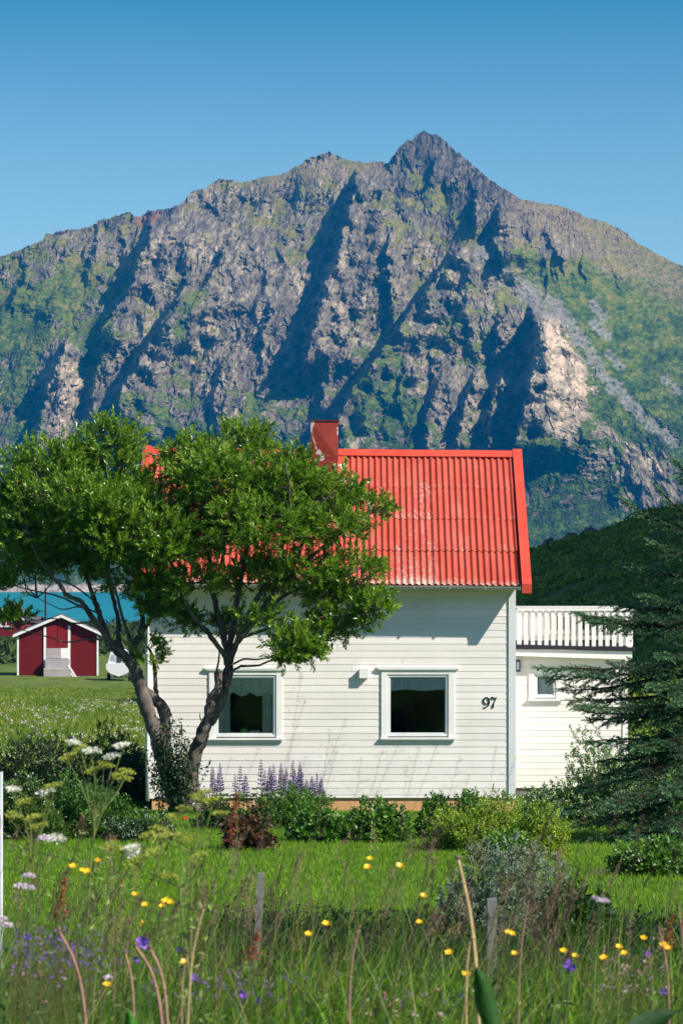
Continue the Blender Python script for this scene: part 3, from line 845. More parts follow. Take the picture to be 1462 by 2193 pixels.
# --- windows
glassm = mat('window_glass', (0.02, 0.03, 0.03), 0.03, 0.5)
t = glassm.node_tree
for n in list(t.nodes):
    if n.type != 'OUTPUT_MATERIAL': t.nodes.remove(n)
tr = nd(t, 'ShaderNodeBsdfTransparent'); tr.inputs[0].default_value = (0.88, 0.95, 0.95, 1)
gl = nd(t, 'ShaderNodeBsdfGlossy'); gl.inputs['Roughness'].default_value = 0.02
fr = nd(t, 'ShaderNodeFresnel'); fr.inputs[0].default_value = 1.5
mx = nd(t, 'ShaderNodeMixShader')
t.links.new(fr.outputs[0], mx.inputs[0]); t.links.new(tr.outputs[0], mx.inputs[1]); t.links.new(gl.outputs[0], mx.inputs[2])
t.links.new(mx.outputs[0], t.nodes['Material Output'].inputs[0])
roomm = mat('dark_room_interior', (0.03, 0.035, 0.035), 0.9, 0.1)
def clothmat(name, col, kind):
    m = mat(name, col, 0.9, 0.1)
    t = m.node_tree
    tl = nd(t, 'ShaderNodeBsdfTranslucent'); tl.inputs[0].default_value = (*col, 1)
    mx1 = nd(t, 'ShaderNodeMixShader'); mx1.inputs[0].default_value = 0.12
    t.links.new(bsdf(m).outputs[0], mx1.inputs[1]); t.links.new(tl.outputs[0], mx1.inputs[2])
    tp = nd(t, 'ShaderNodeBsdfTransparent')
    mx2 = nd(t, 'ShaderNodeMixShader')
    if kind == 'lace':
        v = nd(t, 'ShaderNodeTexVoronoi', feature='DISTANCE_TO_EDGE'); v.inputs['Scale'].default_value = 30
        t.links.new(objco(t, (1, 0.01, 1)), v.inputs['Vector'])
        big = nd(t, 'ShaderNodeTexVoronoi'); big.inputs['Scale'].default_value = 5.5; big.inputs['Randomness'].default_value = 0.2
        t.links.new(objco(t, (1, 0.01, 1)), big.inputs['Vector'])
        r1 = ramp(t, v.outputs['Distance'], [(0.10, (1, 1, 1)), (0.16, (0.6, 0.6, 0.6))])
        r2 = ramp(t, big.outputs['Distance'], [(0.35, (0.6, 0.6, 0.6)), (0.45, (0.05, 0.05, 0.05))])
        f = mix(t, 1.0, r1, r2, 'ADD')
    else:
        f = ramp(t, noise(t, 60, 3, 0.6, objco(t, (1, 0.1, 0.2))), [(0.3, (0.75, 0.75, 0.75)), (0.7, (0.97, 0.97, 0.97))])
    t.links.new(f, mx2.inputs[0]); t.links.new(tp.outputs[0], mx2.inputs[1]); t.links.new(mx1.outputs[0], mx2.inputs[2])
    t.links.new(mx2.outputs[0], t.nodes['Material Output'].inputs[0])
    return m
lace = clothmat('lace_cloth', (0.88, 0.90, 0.88), 'lace')
sheer = clothmat('sheer_cloth', (0.86, 0.90, 0.89), 'sheer')
solid_cloth = mat('white_fringe', (0.7, 0.74, 0.72), 0.9)

def cloth(g, x0, x1, zt, zb_fn, Y, folds=9, amp=0.02, nx=60, nz=12, mi=0):
    xs = np.linspace(x0, x1, nx); V = []
    for k in range(nz + 1):
        q = k / nz
        zb = np.array([zb_fn(x) for x in xs])
        V.append(np.stack([xs, Y + amp * np.sin((xs - x0) / (x1 - x0) * folds * 2 * math.pi) * (0.5 + 0.5 * q), zt + (zb - zt) * q], 1))
    V = np.concatenate(V)
    i = np.arange(nz)[:, None] * nx + np.arange(nx - 1)[None, :]
    g.add(V, np.stack([i, i + 1, i + nx + 1, i + nx], -1).reshape(-1, 4), mi)

def window(parent, Y, fx0, fx1, fz0, fz1, tw, cor, name='window', top_h=None, sill=0.09):
    """glass area fx0..fx1, fz0..fz1; sash frame and casing trim around, cornice above, sill below"""
    sf = 0.07
    ox0, ox1, oz0, oz1 = fx0 - sf, fx1 + sf, fz0 - sf, fz1 + sf
    g = Geo()
    # casing: sides, head, cornice, sill
    g.box((ox0 - tw, Y - 0.030, oz0 - 0.02), (ox0, Y + 0.06, oz1 + 0.10))
    g.box((ox1, Y - 0.030, oz0 - 0.02), (ox1 + tw, Y + 0.06, oz1 + 0.10))
    g.box((ox0, Y - 0.028, oz1), (ox1, Y + 0.06, oz1 + 0.10))
    w = g.build(name, white_trim, parent)
    g = Geo()
    g.box((ox0 - tw - cor, Y - 0.058, oz1 + 0.103), (ox1 + tw + cor, Y + 0.05, oz1 + 0.140))
    g.box((ox0 - tw - cor * 0.5, Y - 0.055, oz1 + 0.085), (ox1 + tw + cor * 0.5, Y + 0.05, oz1 + 0.1025))
    g.build('cornice', white_trim, w)
    g = Geo()
    g.box((ox0 - tw - 0.02, Y - 0.070, oz0 - 0.055), (ox1 + tw + 0.02, Y + 0.05, oz0 - 0.021))
    g.box((ox0 - tw - 0.005, Y - 0.045, oz0 - 0.095), (ox1 + tw + 0.005, Y + 0.05, oz0 - 0.056))
    g.build('sill', white_trim, w)
    g = Geo()
    s = 0.045
    for lo, hi in (((ox0, Y - 0.012, oz0), (ox0 + s, Y + 0.05, oz1)), ((ox1 - s, Y - 0.012, oz0), (ox1, Y + 0.05, oz1)), ((ox0 + s, Y - 0.012, oz1 - s), (ox1 - s, Y + 0.05, oz1)), ((ox0 + s, Y - 0.012, oz0), (ox1 - s, Y + 0.05, oz0 + s))):
        g.box(lo, hi)
    s2 = sf
    a0, a1, b0, b1 = ox0 + s, ox1 - s, oz0 + s, oz1 - s
    for lo, hi in (((a0, Y + 0.006, b0), (fx0, Y + 0.045, b1)), ((fx1, Y + 0.006, b0), (a1, Y + 0.045, b1)), ((fx0, Y + 0.006, fz1), (fx1, Y + 0.045, b1)), ((fx0, Y + 0.006, b0), (fx1, Y + 0.045, fz0))):
        g.box(lo, hi)
    g.build('frame', grey_trim, w)
    g = Geo(); g.add([(fx0, Y + 0.03, fz0), (fx1, Y + 0.03, fz0), (fx1, Y + 0.03, fz1), (fx0, Y + 0.03, fz1)], [(0, 1, 2, 3)])
    g.build('pane', glassm, w)
    return w
L1 = (hx(489), hx(584), hz(1570), hz(1452))   # glass of the left window (its left part stands behind the trunk)
L1 = (hx(468), hx(584), hz(1570), hz(1453))
w1 = window(house, HYF, *L1, 0.105, 0.09)
L2 = (hx(836), hx(952), hz(1569), hz(1452))
w2 = window(house, HYF, *L2, 0.105, 0.09)
# curtains
g = Geo()
x0_, x1_ = L1[0], L1[1]
wd = (x1_ - x0_)
cloth(g, x0_ - 0.03, x1_ + 0.03, L1[3] + 0.04, lambda x: L1[3] - 0.215 - 0.075 * abs(math.sin((x - x0_) / wd * math.pi * 3.2 + 0.4)), HYF + 0.058, 10, 0.006, 90, 8)
g.build('lace_valance', lace, w1)
g = Geo(); xs = np.linspace(x0_ - 0.03, x1_ + 0.03, 120)
V = []
for x in xs:
    zb = L1[3] - 0.215 - 0.075 * abs(math.sin((x - x0_) / wd * math.pi * 3.2 + 0.4))
    V += [(x, HYF + 0.050, zb + 0.025), (x, HYF + 0.049, zb - 0.045 - 0.006 * ((int((x - x0_) * 200)) % 2))]
i = np.arange(119) * 2; g.add(V, np.stack([i, i + 2, i + 3, i + 1], -1))
g.build('fringe', sheer, w1)
g = Geo(); cloth(g, L1[1] - 0.20, L1[1] + 0.02, L1[3] + 0.03, lambda x: L1[2] - 0.01, HYF + 0.115, 5, 0.025, 50, 6); g.build('curtain', sheer, w1)
g = Geo(); cloth(g, L1[0] - 0.02, L1[0] + 0.22, L1[3] + 0.03, lambda x: L1[2] - 0.01, HYF + 0.115, 5, 0.025, 50, 6); g.build('curtain', sheer, w1)
g = Geo(); cloth(g, L2[0] - 0.02, L2[1] + 0.02, L2[3] + 0.03, lambda x: L2[3] - 0.235 - 0.01 * math.sin(x * 9), HYF + 0.058, 14, 0.01, 120, 6); g.build('curtain', sheer, w2)
# dark room behind the windows, an interior shell of the house
g = Geo()
def room(a, b, zlo, zhi, y0, y1):
    V = [(a, y0, zlo), (b, y0, zlo), (b, y1, zlo), (a, y1, zlo), (a, y0, zhi), (b, y0, zhi), (b, y1, zhi), (a, y1, zhi)]
    g.add(V, [(0,1,2,3),(4,7,6,5),(1,5,6,2),(2,6,7,3),(3,7,4,0)])
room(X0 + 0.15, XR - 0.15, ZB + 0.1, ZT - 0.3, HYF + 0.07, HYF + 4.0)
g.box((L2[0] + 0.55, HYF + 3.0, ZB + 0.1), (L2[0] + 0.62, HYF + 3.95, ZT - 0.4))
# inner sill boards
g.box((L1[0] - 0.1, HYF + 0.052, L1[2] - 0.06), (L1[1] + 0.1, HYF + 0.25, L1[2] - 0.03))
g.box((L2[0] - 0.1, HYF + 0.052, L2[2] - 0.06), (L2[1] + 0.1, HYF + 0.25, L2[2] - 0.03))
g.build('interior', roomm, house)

# vent cover, house number
g = Geo(); vx0, vx1, vz0, vz1 = hx(770), hx(787), hz(1453), hz(1432)
g.box((vx0, HYF - 0.10, vz0), (vx1, HYF - 0.006, vz1)); g.box((vx0 - 0.008, HYF - 0.112, vz0 + 0.01), (vx1 + 0.01, HYF - 0.101, vz1 + 0.012))
g.build('vent_cover', white_trim, house)
blackp = mat('black_enamel', (0.006, 0.006, 0.007), 0.35, 0.5)
def stroke(g, pts, wds, Y, z0, h, x0, thick=0.012):
    """a calligraphic stroke of changing width; pts in a unit box, y up"""
    pts = np.array(pts, float)
    n = len(pts); tq = np.linspace(0, n - 1, (n - 1) * 8 + 1)
    # catmull-rom
    out = []; ow = []
    for q in tq:
        i = min(int(q), n - 2); f = q - i
        p0, p1, p2, p3 = pts[max(i - 1, 0)], pts[i], pts[i + 1], pts[min(i + 2, n - 1)]
        out.append(0.5 * ((2 * p1) + (-p0 + p2) * f + (2 * p0 - 5 * p1 + 4 * p2 - p3) * f * f + (-p0 + 3 * p1 - 3 * p2 + p3) * f ** 3))
        ow.append(wds[i] * (1 - f) + wds[i + 1] * f)
    out = np.array(out); ow = np.array(ow)[:, None] * 0.78
    T = unit(np.gradient(out, axis=0)); Nn = np.stack([-T[:, 1], T[:, 0]], 1)
    A = out + Nn * ow / 2; B = out - Nn * ow / 2
    def tw(Q, y): return np.stack([x0 + Q[:, 0] * h, np.full(len(Q), y), z0 + Q[:, 1] * h], 1)
    m = len(out)
    V = np.concatenate([tw(A, Y - thick), tw(B, Y - thick), tw(A, Y), tw(B, Y)])
    i = np.arange(m - 1)
    g.add(V, np.concatenate([np.stack([i, i + 1, i + 1 + m, i + m], -1), np.stack([i, i + 1, i + 1 + 2*m, i + 2*m], -1), np.stack([i + m, i + m + 1, i + 3*m + 1, i + 3*m], -1)]))
nz0, nh = hz(1516), hz(1492) - hz(1516)
g = Geo(); xx = hx(1034)
stroke(g, [(0.52, 0.62), (0.44, 0.43), (0.24, 0.36), (0.06, 0.50), (0.05, 0.74), (0.18, 0.93), (0.36, 0.93), (0.50, 0.78), (0.54, 0.50), (0.44, 0.22), (0.24, 0.04), (0.04, 0.06)], [.05, .07, .08, .15, .17, .08, .08, .15, .17, .14, .07, .11], HYF - 0.008, nz0, nh, xx)
g.build('digit_nine', blackp, house)
g = Geo(); xx = hx(1049)
stroke(g, [(0.03, 0.74), (0.06, 0.90), (0.22, 0.93), (0.40, 0.84), (0.58, 0.97)], [.04, .10, .15, .14, .03], HYF - 0.009, nz0, nh, xx)
stroke(g, [(0.58, 0.97), (0.46, 0.68), (0.30, 0.38), (0.24, 0.02)], [.04, .06, .13, .20], HYF - 0.0085, nz0, nh, xx)
g.build('digit_seven', blackp, house)

# --- things on the window sill
potm = mat('white_ceramic', (0.6, 0.66, 0.64), 0.3, 0.5)
sz_ = L1[2] - 0.03
def lathe(g, prof, c, k=14, mi=0, rnd=0.5):
    V = []; n = len(prof)
    for r_, z_ in prof:
        for q in range(k):
            V.append((c[0] + r_ * math.cos(q * 2 * math.pi / k), c[1] + r_ * math.sin(q * 2 * math.pi / k), c[2] + z_))
    g.add(V, [(i * k + q, i * k + (q + 1) % k, (i + 1) * k + (q + 1) % k, (i + 1) * k + q) for i in range(n - 1) for q in range(k)], mi, rnd)
pl = thing('potted_plant', 'small round green plant in a white pot on the left window sill', 'plant', (hx(523), HYF + 0.10, sz_))
g = Geo(); lathe(g, [(0, 0), (0.05, 0), (0.065, 0.05), (0.055, 0.05), (0, 0.045)], (hx(523), HYF + 0.10, sz_)); g.build('pot', potm, pl, smooth=True)
g = Geo(); d = unit(RG.normal(size=(500, 3))); d[:, 2] = np.abs(d[:, 2]) * 1.0 - 0.15
leaves(g, np.array((hx(523), HYF + 0.10, sz_ + 0.06)) + d * np.array((0.07, 0.07, 0.07)), d, 0.03, 0.016)
g.build('foliage', leafmat('small_plant_leaf', [(0, (0.03, 0.16, 0.07)), (1, (0.10, 0.35, 0.16))]), pl)
for px, lab in ((540, 'small white glass jar next to the round plant on the window sill'), (551, 'small white glass jar furthest right on the left window sill')):
    g = Geo(); lathe(g, [(0, 0), (0.04, 0), (0.05, 0.02), (0.052, 0.075), (0.046, 0.082), (0.042, 0.075), (0, 0.07)], (hx(px), HYF + 0.10, sz_)); o = g.build('glass_jar', potm, origin=(hx(px), HYF + 0.10, sz_), smooth=True)
    tag(o, lab, 'jar', 'jars on the window sill')
g = Geo(); q = hx(501)
g.box((q - 0.04, HYF + 0.085, sz_), (q + 0.04, HYF + 0.115, sz_ + 0.03)); g.tube([(q - 0.035, HYF + 0.1, sz_ + 0.03), (q - 0.035, HYF + 0.1, sz_ + 0.05)], 0.012, 8); g.tube([(q + 0.035, HYF + 0.1, sz_ + 0.03), (q + 0.03, HYF + 0.1, sz_ + 0.05)], 0.012, 8)
tag(g.build('candle_holder', potm, origin=(q, HYF + 0.1, sz_)), 'tiny white candle holder left of the round plant in the window', 'ornament')

# ------------------------------------------------ flat-roofed extension with roof terrace
AY = 53.6
def ax(px): return (px - CX) / F * AY
def az(py): return CZ - (py - HY) / F * AY
ann = thing('flat_roof_extension', 'low white boarded extension with roof terrace and small lace-curtained window', 'extension', (ax(1220), AY, az(1700)))
AX0, AX1 = XR + 0.004, ax(1342)
WA = (ax(1144), ax(1188), az(1492), az(1445))
g = Geo(); siding(g, AX0, AX1, az(1688), az(1400), 0.130, AY, [WA])
g.add([(AX1, AY, az(1688)), (AX1, AY + 4, az(1688)), (AX1, AY + 4, az(1400)), (AX1, AY, az(1400))], [(0, 1, 2, 3)])
g.add([(AX0, AY + 4, az(1688)), (AX1, AY + 4, az(1688)), (AX1, AY + 4, az(1400)), (AX0, AY + 4, az(1400))], [(0, 1, 2, 3)])
g.build('wall', white_board, ann)
g = Geo(); g.box((AX0, AY + 0.03, az(1730)), (AX1 - 0.03, AY + 3.9, az(1688) - 0.003)); g.build('foundation', varied('grey_concrete', [(0.3, (0.10, 0.10, 0.10)), (0.7, (0.2, 0.2, 0.19))], 0.9, 0.2, 8), ann)
g = Geo(); g.box((AX1 - 0.09, AY - 0.026, az(1690)), (AX1 + 0.012, AY + 0.08, az(1401))); g.build('corner_board', white_trim, ann)
# fascia, deeper towards the right
g = Geo()
def quadbox(xa, xb, y0, y1, za0, za1, zb0, zb1):
    V = [(xa, y0, za0), (xb, y0, zb0), (xb, y1, zb0), (xa, y1, za0), (xa, y0, za1), (xb, y0, zb1), (xb, y1, zb1), (xa, y1, za1)]
    g.add(V, [(0,3,2,1),(4,5,6,7),(0,1,5,4),(1,2,6,5),(2,3,7,6),(3,0,4,7)])
quadbox(AX0, ax(1350), AY - 0.22, AY - 0.19, az(1403), az(1389.5), az(1412), az(1394))
quadbox(AX0, ax(1346), AY - 0.188, AY + 0.02, az(1401), az(1395), az(1404), az(1397))
g.build('fascia', white_trim, ann)
g = Geo()
quadbox(AX0, ax(1357), AY - 0.26, AY + 3.9, az(1388.5), az(1379), az(1393.5), az(1386)); g.build('roof', dark_felt, ann)
# lamp on the corner
g = Geo(); lx = ax(1103.5); 
g.box((ax(1104), AY - 0.06, az(1438)), (ax(1112), AY - 0.008, az(1413))); lamp = g.build('wall_lamp', blackp, ann)
g = Geo(); g.box((ax(1105), AY - 0.075, az(1434)), (ax(1110.5), AY - 0.061, az(1417))); g.build('diffuser', mat('frosted_lamp_glass', (0.45, 0.5, 0.6), 0.3, 0.5), lamp)
wa = window(ann, AY, ax(1150), ax(1183), az(1487), az(1450), 0.10, 0.02)
g = Geo(); cloth(g, ax(1148), ax(1185), az(1448), lambda x: az(1489), AY + 0.1, 4, 0.01, 40, 6); g.build('curtain', lace, wa)
g = Geo(); room(AX0 + 0.1, AX1 - 0.1, az(1680), az(1402), AY + 0.065, AY + 3.5); g.build('interior', roomm, ann)
# railing
def railing(Yr, xa, xb, zt, zb, ww, gap, nm):
    g = Geo(); x = xa
    while x < xb - ww * 0.5:
        g.box((x, Yr - 0.012, zb + random.uniform(-0.004, 0.004)), (x + ww, Yr + 0.012, zt - 0.045), 0, random.random())
        x += ww + gap
    for zz in (zt - 0.17, zb + 0.13): g.box((xa, Yr + 0.0135, zz), (xb, Yr + 0.05, zz + 0.09))
    r_ = g.build(nm, white_board, ann)
    g = Geo(); g.box((xa, Yr - 0.035, zt - 0.042), (xb + 0.04, Yr + 0.085, zt)); g.build('handrail', white_trim, r_)
    for q in np.linspace(xa + 0.15, xb - 0.1, 3):
        g = Geo(); g.box((q, Yr + 0.052, zb - 0.1), (q + 0.09, Yr + 0.14, zt - 0.044)); g.build('railing_post', white_trim, r_)
ry = AY - 0.17
railing(ry, (1103.6 - CX) / F * ry + 0.03, (1354 - CX) / F * ry, CZ - (1303 - HY) / F * ry, CZ - (1384 - HY) / F * ry, 0.083, 0.054, 'railing')
railing(AY + 2.9, (1103 - CX) / F * AY + 0.03, (1340 - CX) / F * (AY + 2.9), CZ - (1303 - HY) / F * ry + 0.02, CZ - (1378 - HY) / F * AY, 0.083, 0.054, 'railing')
g = Geo()
yy = ry + 0.1
while yy < AY + 2.85:
    g.box(((1354 - CX) / F * ry - 0.014, yy, CZ - (1384 - HY) / F * ry), ((1354 - CX) / F * ry + 0.012, yy + 0.083, CZ - (1308 - HY) / F * ry)); yy += 0.137
r_ = g.build('railing', white_board, ann)
g = Geo(); g.box(((1354 - CX) / F * ry - 0.06, ry + 0.09, CZ - (1308 - HY) / F * ry + 0.002), ((1354 - CX) / F * ry + 0.06, AY + 2.8, CZ - (1303 - HY) / F * ry + 0.004)); g.build('handrail', white_trim, r_)

# ================================================================== FARM BUILDINGS BY THE FJORD
BY = 196.0
def bx(px, Y=BY): return (px - CX) / F * Y
def bz(py, Y=BY): return CZ - (py - HY) / F * Y
redwood = varied('dark_red_boards', [(0.3, (0.115, 0.008, 0.011)), (0.7, (0.17, 0.012, 0.016))], 0.75, 0.15, 2.0, (0.3, 1, 8), 0.3, 0.01)
redfill = mat('red_door_boards', (0.17, 0.010, 0.014), 0.75, 0.15)
wht = varied('white_weathered_paint', [(0.3, (0.60, 0.60, 0.60)), (0.7, (0.75, 0.75, 0.74))], 0.6, 0.2, 3)
slate = varied('dark_grey_roof_sheet', [(0.3, (0.05, 0.052, 0.058)), (0.7, (0.10, 0.10, 0.105))], 0.7, 0.3, 2)
conc = varied('pale_concrete', [(0.3, (0.26, 0.24, 0.24)), (0.7, (0.38, 0.35, 0.35))], 0.9, 0.1, 1.2, (1, 1, 2))

bh = thing('boathouse', 'dark red gabled boathouse with white corners and a concrete ramp', 'boathouse', (bx(125), BY, bz(1449)))
xl, xr, xm = bx(38), bx(211), bx(131)
zb, zl, zr, zp = bz(1447), bz(1361), bz(1362), bz(1322)
g = Geo(); z = zb
poly = [(xl, zb), (xr, zb), (xr, zr), (xm, zp), (xl, zl)]
g.prism(poly, BY, BY + 9)
z = zb + 0.12
while z < zp - 0.1:        # board laps on the gable front
    if z < zl: a0, a1 = xl + 0.08, xr - 0.08
    else:
        q = (z - zl) / (zp - zl); a0 = xl + (xm - xl) * q + 0.1; a1 = xr + (xm - xr) * q - 0.1
    g.box((a0, BY - 0.02, z), (a1, BY + 0.01, z + 0.045)); z += 0.13
g.build('wall', redwood, bh)
g = Geo(); g.box((xl + 0.05, BY + 0.03, zb - 0.9), (xr - 0.05, BY + 8.9, zb - 0.005)); g.build('foundation', conc, bh)
def gable_roof(par, pl_, pm, pr_, y0, y1, th, mats, trim, ov=0.35):
    (x0, z0), (x1, z1), (x2, z2) = pl_, pm, pr_
    g = Geo()
    for (xa, za), (xb, zb_) in (((x0, z0), (x1, z1)), ((x1, z1), (x2, z2))):
        g.add([(xa, y0 - ov, za), (xb, y0 - ov, zb_), (xb, y1 + ov, zb_), (xa, y1 + ov, za),
               (xa, y0 - ov, za + th), (xb, y0 - ov, zb_ + th), (xb, y1 + ov, zb_ + th), (xa, y1 + ov, za + th)],
              [(0,3,2,1),(4,5,6,7),(0,1,5,4),(1,2,6,5),(2,3,7,6),(3,0,4,7)])
    r = g.build('roof', mats, par)
    for (xa, za), (xb, zb_) in (((x0, z0), (x1, z1)), ((x1, z1), (x2, z2))):
        g = Geo()
        g.add([(xa, y0 - ov - 0.05, za - 0.10), (xb, y0 - ov - 0.05, zb_ - 0.10), (xb, y0 - ov - 0.05, zb_ + th), (xa, y0 - ov - 0.05, za + th),
               (xa, y0 - ov - 0.003, za - 0.10), (xb, y0 - ov - 0.003, zb_ - 0.10), (xb, y0 - ov - 0.003, zb_ + th), (xa, y0 - ov - 0.003, za + th)],
              [(0,1,2,3),(4,7,6,5),(0,4,5,1),(3,2,6,7),(0,3,7,4),(1,5,6,2)])
        g.build('bargeboard', trim, r)
gable_roof(bh, (bx(29), bz(1362)), (xm, bz(1322) + 0.10), (bx(219), bz(1359)), BY, BY + 9, 0.10, slate, wht, 0.35)
for x in (xl, xr - 0.12):
    g = Geo(); g.box((x - 0.01, BY - 0.05, zb), (x + 0.13, BY + 0.1, (zl if x == xl else zr) + 0.02)); g.build('corner_board', wht, bh)
for px, zt in ((97, bz(1342)), (148.5, bz(1340))):
    g = Geo(); g.box((bx(px) - 0.09, BY - 0.10, bz(1428)), (bx(px) + 0.09, BY - 0.025, zt)); g.build('door_post', wht, bh)
d1 = Geo(); d1.box((bx(100), BY - 0.06, bz(1388)), (bx(123.5), BY - 0.022, bz(1339))); d = d1.build('door', redfill, bh)
d1 = Geo(); d1.box((bx(124.5), BY - 0.06, bz(1388)), (bx(146), BY - 0.022, bz(1339))); d = d1.build('door', redfill, bh)
for a_, b_ in ((100, 130), (130.5, 146)):
    g = Geo(); g.box((bx(a_), BY - 0.12, bz(1410)), (bx(b_), BY - 0.065, bz(1388))); tag(g.build('door', conc if a_ == 100 else wht, bh), 'pale grey lower door leaf')
g = Geo()
q0, q1 = bx(95), bx(152)
g.prism([(q0, bz(1466, BY - 2.5) - 0.3), (q1, bz(1466, BY - 2.5) - 0.3), (q1, bz(1430)), (q0, bz(1430))], BY - 2.5, BY - 0.13)
g.prism([(q0 + 0.1, bz(1430)), (q1 - 0.1, bz(1430)), (q1 - 0.1, bz(1411)), (q0 + 0.1, bz(1411))], BY - 0.6, BY - 0.13)
g.build('ramp', conc, bh)
for k, (a_, b_, c_, lab) in enumerate([(150, 172, 1428, 'upper white plank leaning on the boathouse ramp'), (151, 166, 1436, 'lower white plank leaning on the boathouse ramp')]):
    g = Geo(); g.tube([(bx(a_), BY - 1.0, bz(c_ - 4)), (bx(b_), BY - 1.2, bz(1458))], 0.07, 4)
    tag(g.build('plank', wht, origin=(bx(b_), BY - 1.2, bz(1458))), lab, 'plank', 'planks by the boathouse')

bh.rotation_euler = (0, 0, R(6.0))
# smaller red shed to the left
SY = 236.0
sh = thing('shed', 'small dark red shed with white-framed window at the far left by the fjord', 'shed', (bx(15, SY), SY, bz(1352, SY)))
g = Geo(); sx0, sxm, sx1 = bx(-14, SY), bx(18, SY), bx(47, SY)
g.prism([(sx0, bz(1362, SY)), (sx1, bz(1362, SY)), (sx1, bz(1326, SY)), (sxm, bz(1296, SY)), (sx0, bz(1326, SY))], SY, SY + 7)
g.build('wall', redwood, sh)
gable_roof(sh, (bx(-20, SY), bz(1330, SY)), (sxm, bz(1295, SY)), (bx(56, SY), bz(1331, SY)), SY, SY + 7, 0.10, slate, wht, 0.3)
g = Geo(); 
for a_, b_, c_, d_ in ((1, 27, 1314, 1317), (1, 27, 1340, 1343), (1, 3.5, 1317, 1340), (25, 27.5, 1317, 1340), (13, 14.5, 1317, 1340)):
    g.box((bx(a_, SY), SY - 0.06, bz(d_, SY)), (bx(b_, SY), SY - 0.004, bz(c_, SY)))
wn_ = g.build('window_frame', wht, sh)
# brown-roofed hut between them
KY = 262.0
hut = thing('hut', 'low hut with dark tiled roof half hidden behind the boathouse', 'hut', (bx(58, KY), KY, bz(1345, KY)))
g = Geo(); g.box((bx(40, KY), KY, bz(1352, KY)), (bx(84, KY), KY + 5, bz(1330, KY))); g.build('wall', redwood, hut)
g = Geo(); g.add([(bx(36, KY), KY - 0.4, bz(1333, KY)), (bx(88, KY), KY - 0.4, bz(1333, KY)), (bx(84, KY), KY + 2.5, bz(1320, KY)), (bx(44, KY), KY + 2.5, bz(1320, KY)), (bx(36, KY), KY + 5.4, bz(1333, KY)), (bx(88, KY), KY + 5.4, bz(1333, KY))], [(0,1,2,3),(3,2,5,4)]); g.add([(bx(36, KY), KY - 0.4, bz(1333, KY)),(bx(44, KY), KY + 2.5, bz(1320, KY)),(bx(36, KY), KY + 5.4, bz(1333, KY))], [(0,1,2)])
g.build('roof', slate, hut)

# utility pole and wire
UY = 300.0
up = thing('utility_pole', 'thin dark wooden utility pole against the turquoise water', 'pole', (bx(98, UY), UY, bz(1345, UY)))
g = Geo(); g.tube([(bx(98, UY), UY, bz(1350, UY)), (bx(98, UY), UY, bz(1258, UY))], [0.13, 0.09], 8); g.build('pole', mat('dark_creosoted_wood', (0.02, 0.018, 0.016), 0.8), up)
g = Geo(); pts = [(bx(98, UY) - q * 18, UY + q * 20, bz(1262, UY) - 1.6 * math.sin(q * math.pi) - q * 0.4) for q in np.linspace(0, 1, 9)]
g.tube(pts, 0.02, 4); g.build('wire', mat('black_cable', (0.01, 0.01, 0.01), 0.6), up)

# boat on a trailer
BTY = 185.0
def tx(px): return (px - CX) / F * BTY
def tz(py): return CZ - (py - HY) / F * BTY
boat = thing('cabin_boat', 'small white cabin boat on a trailer beside the red boathouse', 'boat', (tx(254), BTY, tz(1456)))
gel = mat('white_gelcoat', (0.68, 0.70, 0.72), 0.3, 0.5)
g = Geo()
secs = []
for k, (yy, s) in enumerate([(0, 1.0), (1.5, 1.03), (3.2, 0.9), (4.4, 0.55), (5.0, 0.08)]):
    kz = 1449 - 2 * k
    prof = [(227, 1424), (228, 1434), (236, 1442), (254, kz), (272, 1442), (281, 1434), (283, 1424), (281, 1421), (229, 1421)]
    secs.append([(tx(254) + (tx(a) - tx(254)) * s, BTY + yy, tz(b) + 0.03 * k) for a, b in prof])
V = [p for s_ in secs for p in s_]; m = 9
g.add(V, [(i * m + q, i * m + (q + 1) % m, (i + 1) * m + (q + 1) % m, (i + 1) * m + q) for i in range(4) for q in range(m)])
g.add(secs[0], [tuple(range(m))[::-1]]); g.add(secs[-1], [tuple(range(m))])
g.build('hull', gel, boat)
g = Geo(); cab = [(230, 1421), (278, 1421), (271, 1400), (263, 1392.5), (244, 1392.5), (235, 1398)]
g.prism([(tx(a), tz(b) + 0.01) for a, b in cab], BTY + 0.6, BTY + 2.9); cabin = g.build('cabin', gel, boat)
g = Geo(); g.prism([(tx(a), tz(b)) for a, b in [(248, 1420), (259, 1420), (258, 1402), (249, 1402)]], BTY + 0.56, BTY + 0.595); g.build('cabin_door', mat('dark_tinted_glass', (0.03, 0.04, 0.06), 0.1, 0.6), cabin)
for a, b in ((236, 246), (261, 270)):
    g = Geo(); g.prism([(tx(a), tz(1416)), (tx(b), tz(1416)), (tx(b - 1), tz(1403)), (tx(a + 2), tz(1403))], BTY + 0.57, BTY + 0.596); g.build('cabin_window', mat('pale_tinted_glass', (0.30, 0.36, 0.40), 0.15, 0.5), cabin)
g = Geo(); g.tube([(tx(229), BTY + 0.1, tz(1421)), (tx(230), BTY + 0.1, tz(1412)), (tx(244), BTY + 0.1, tz(1412)), (tx(244), BTY + 0.1, tz(1421))], 0.018, 5); g.build('handrail', mat('steel', (0.4, 0.4, 0.42), 0.3, 0.5, 0.8), boat)
tr_ = thing('boat_trailer', 'low dark trailer carrying the white cabin boat', 'trailer', (tx(254), BTY, tz(1456)))
tm = mat('black_rubber', (0.012, 0.012, 0.014), 0.8); gal = mat('galvanised_steel', (0.2, 0.2, 0.21), 0.5, 0.5, 0.6)
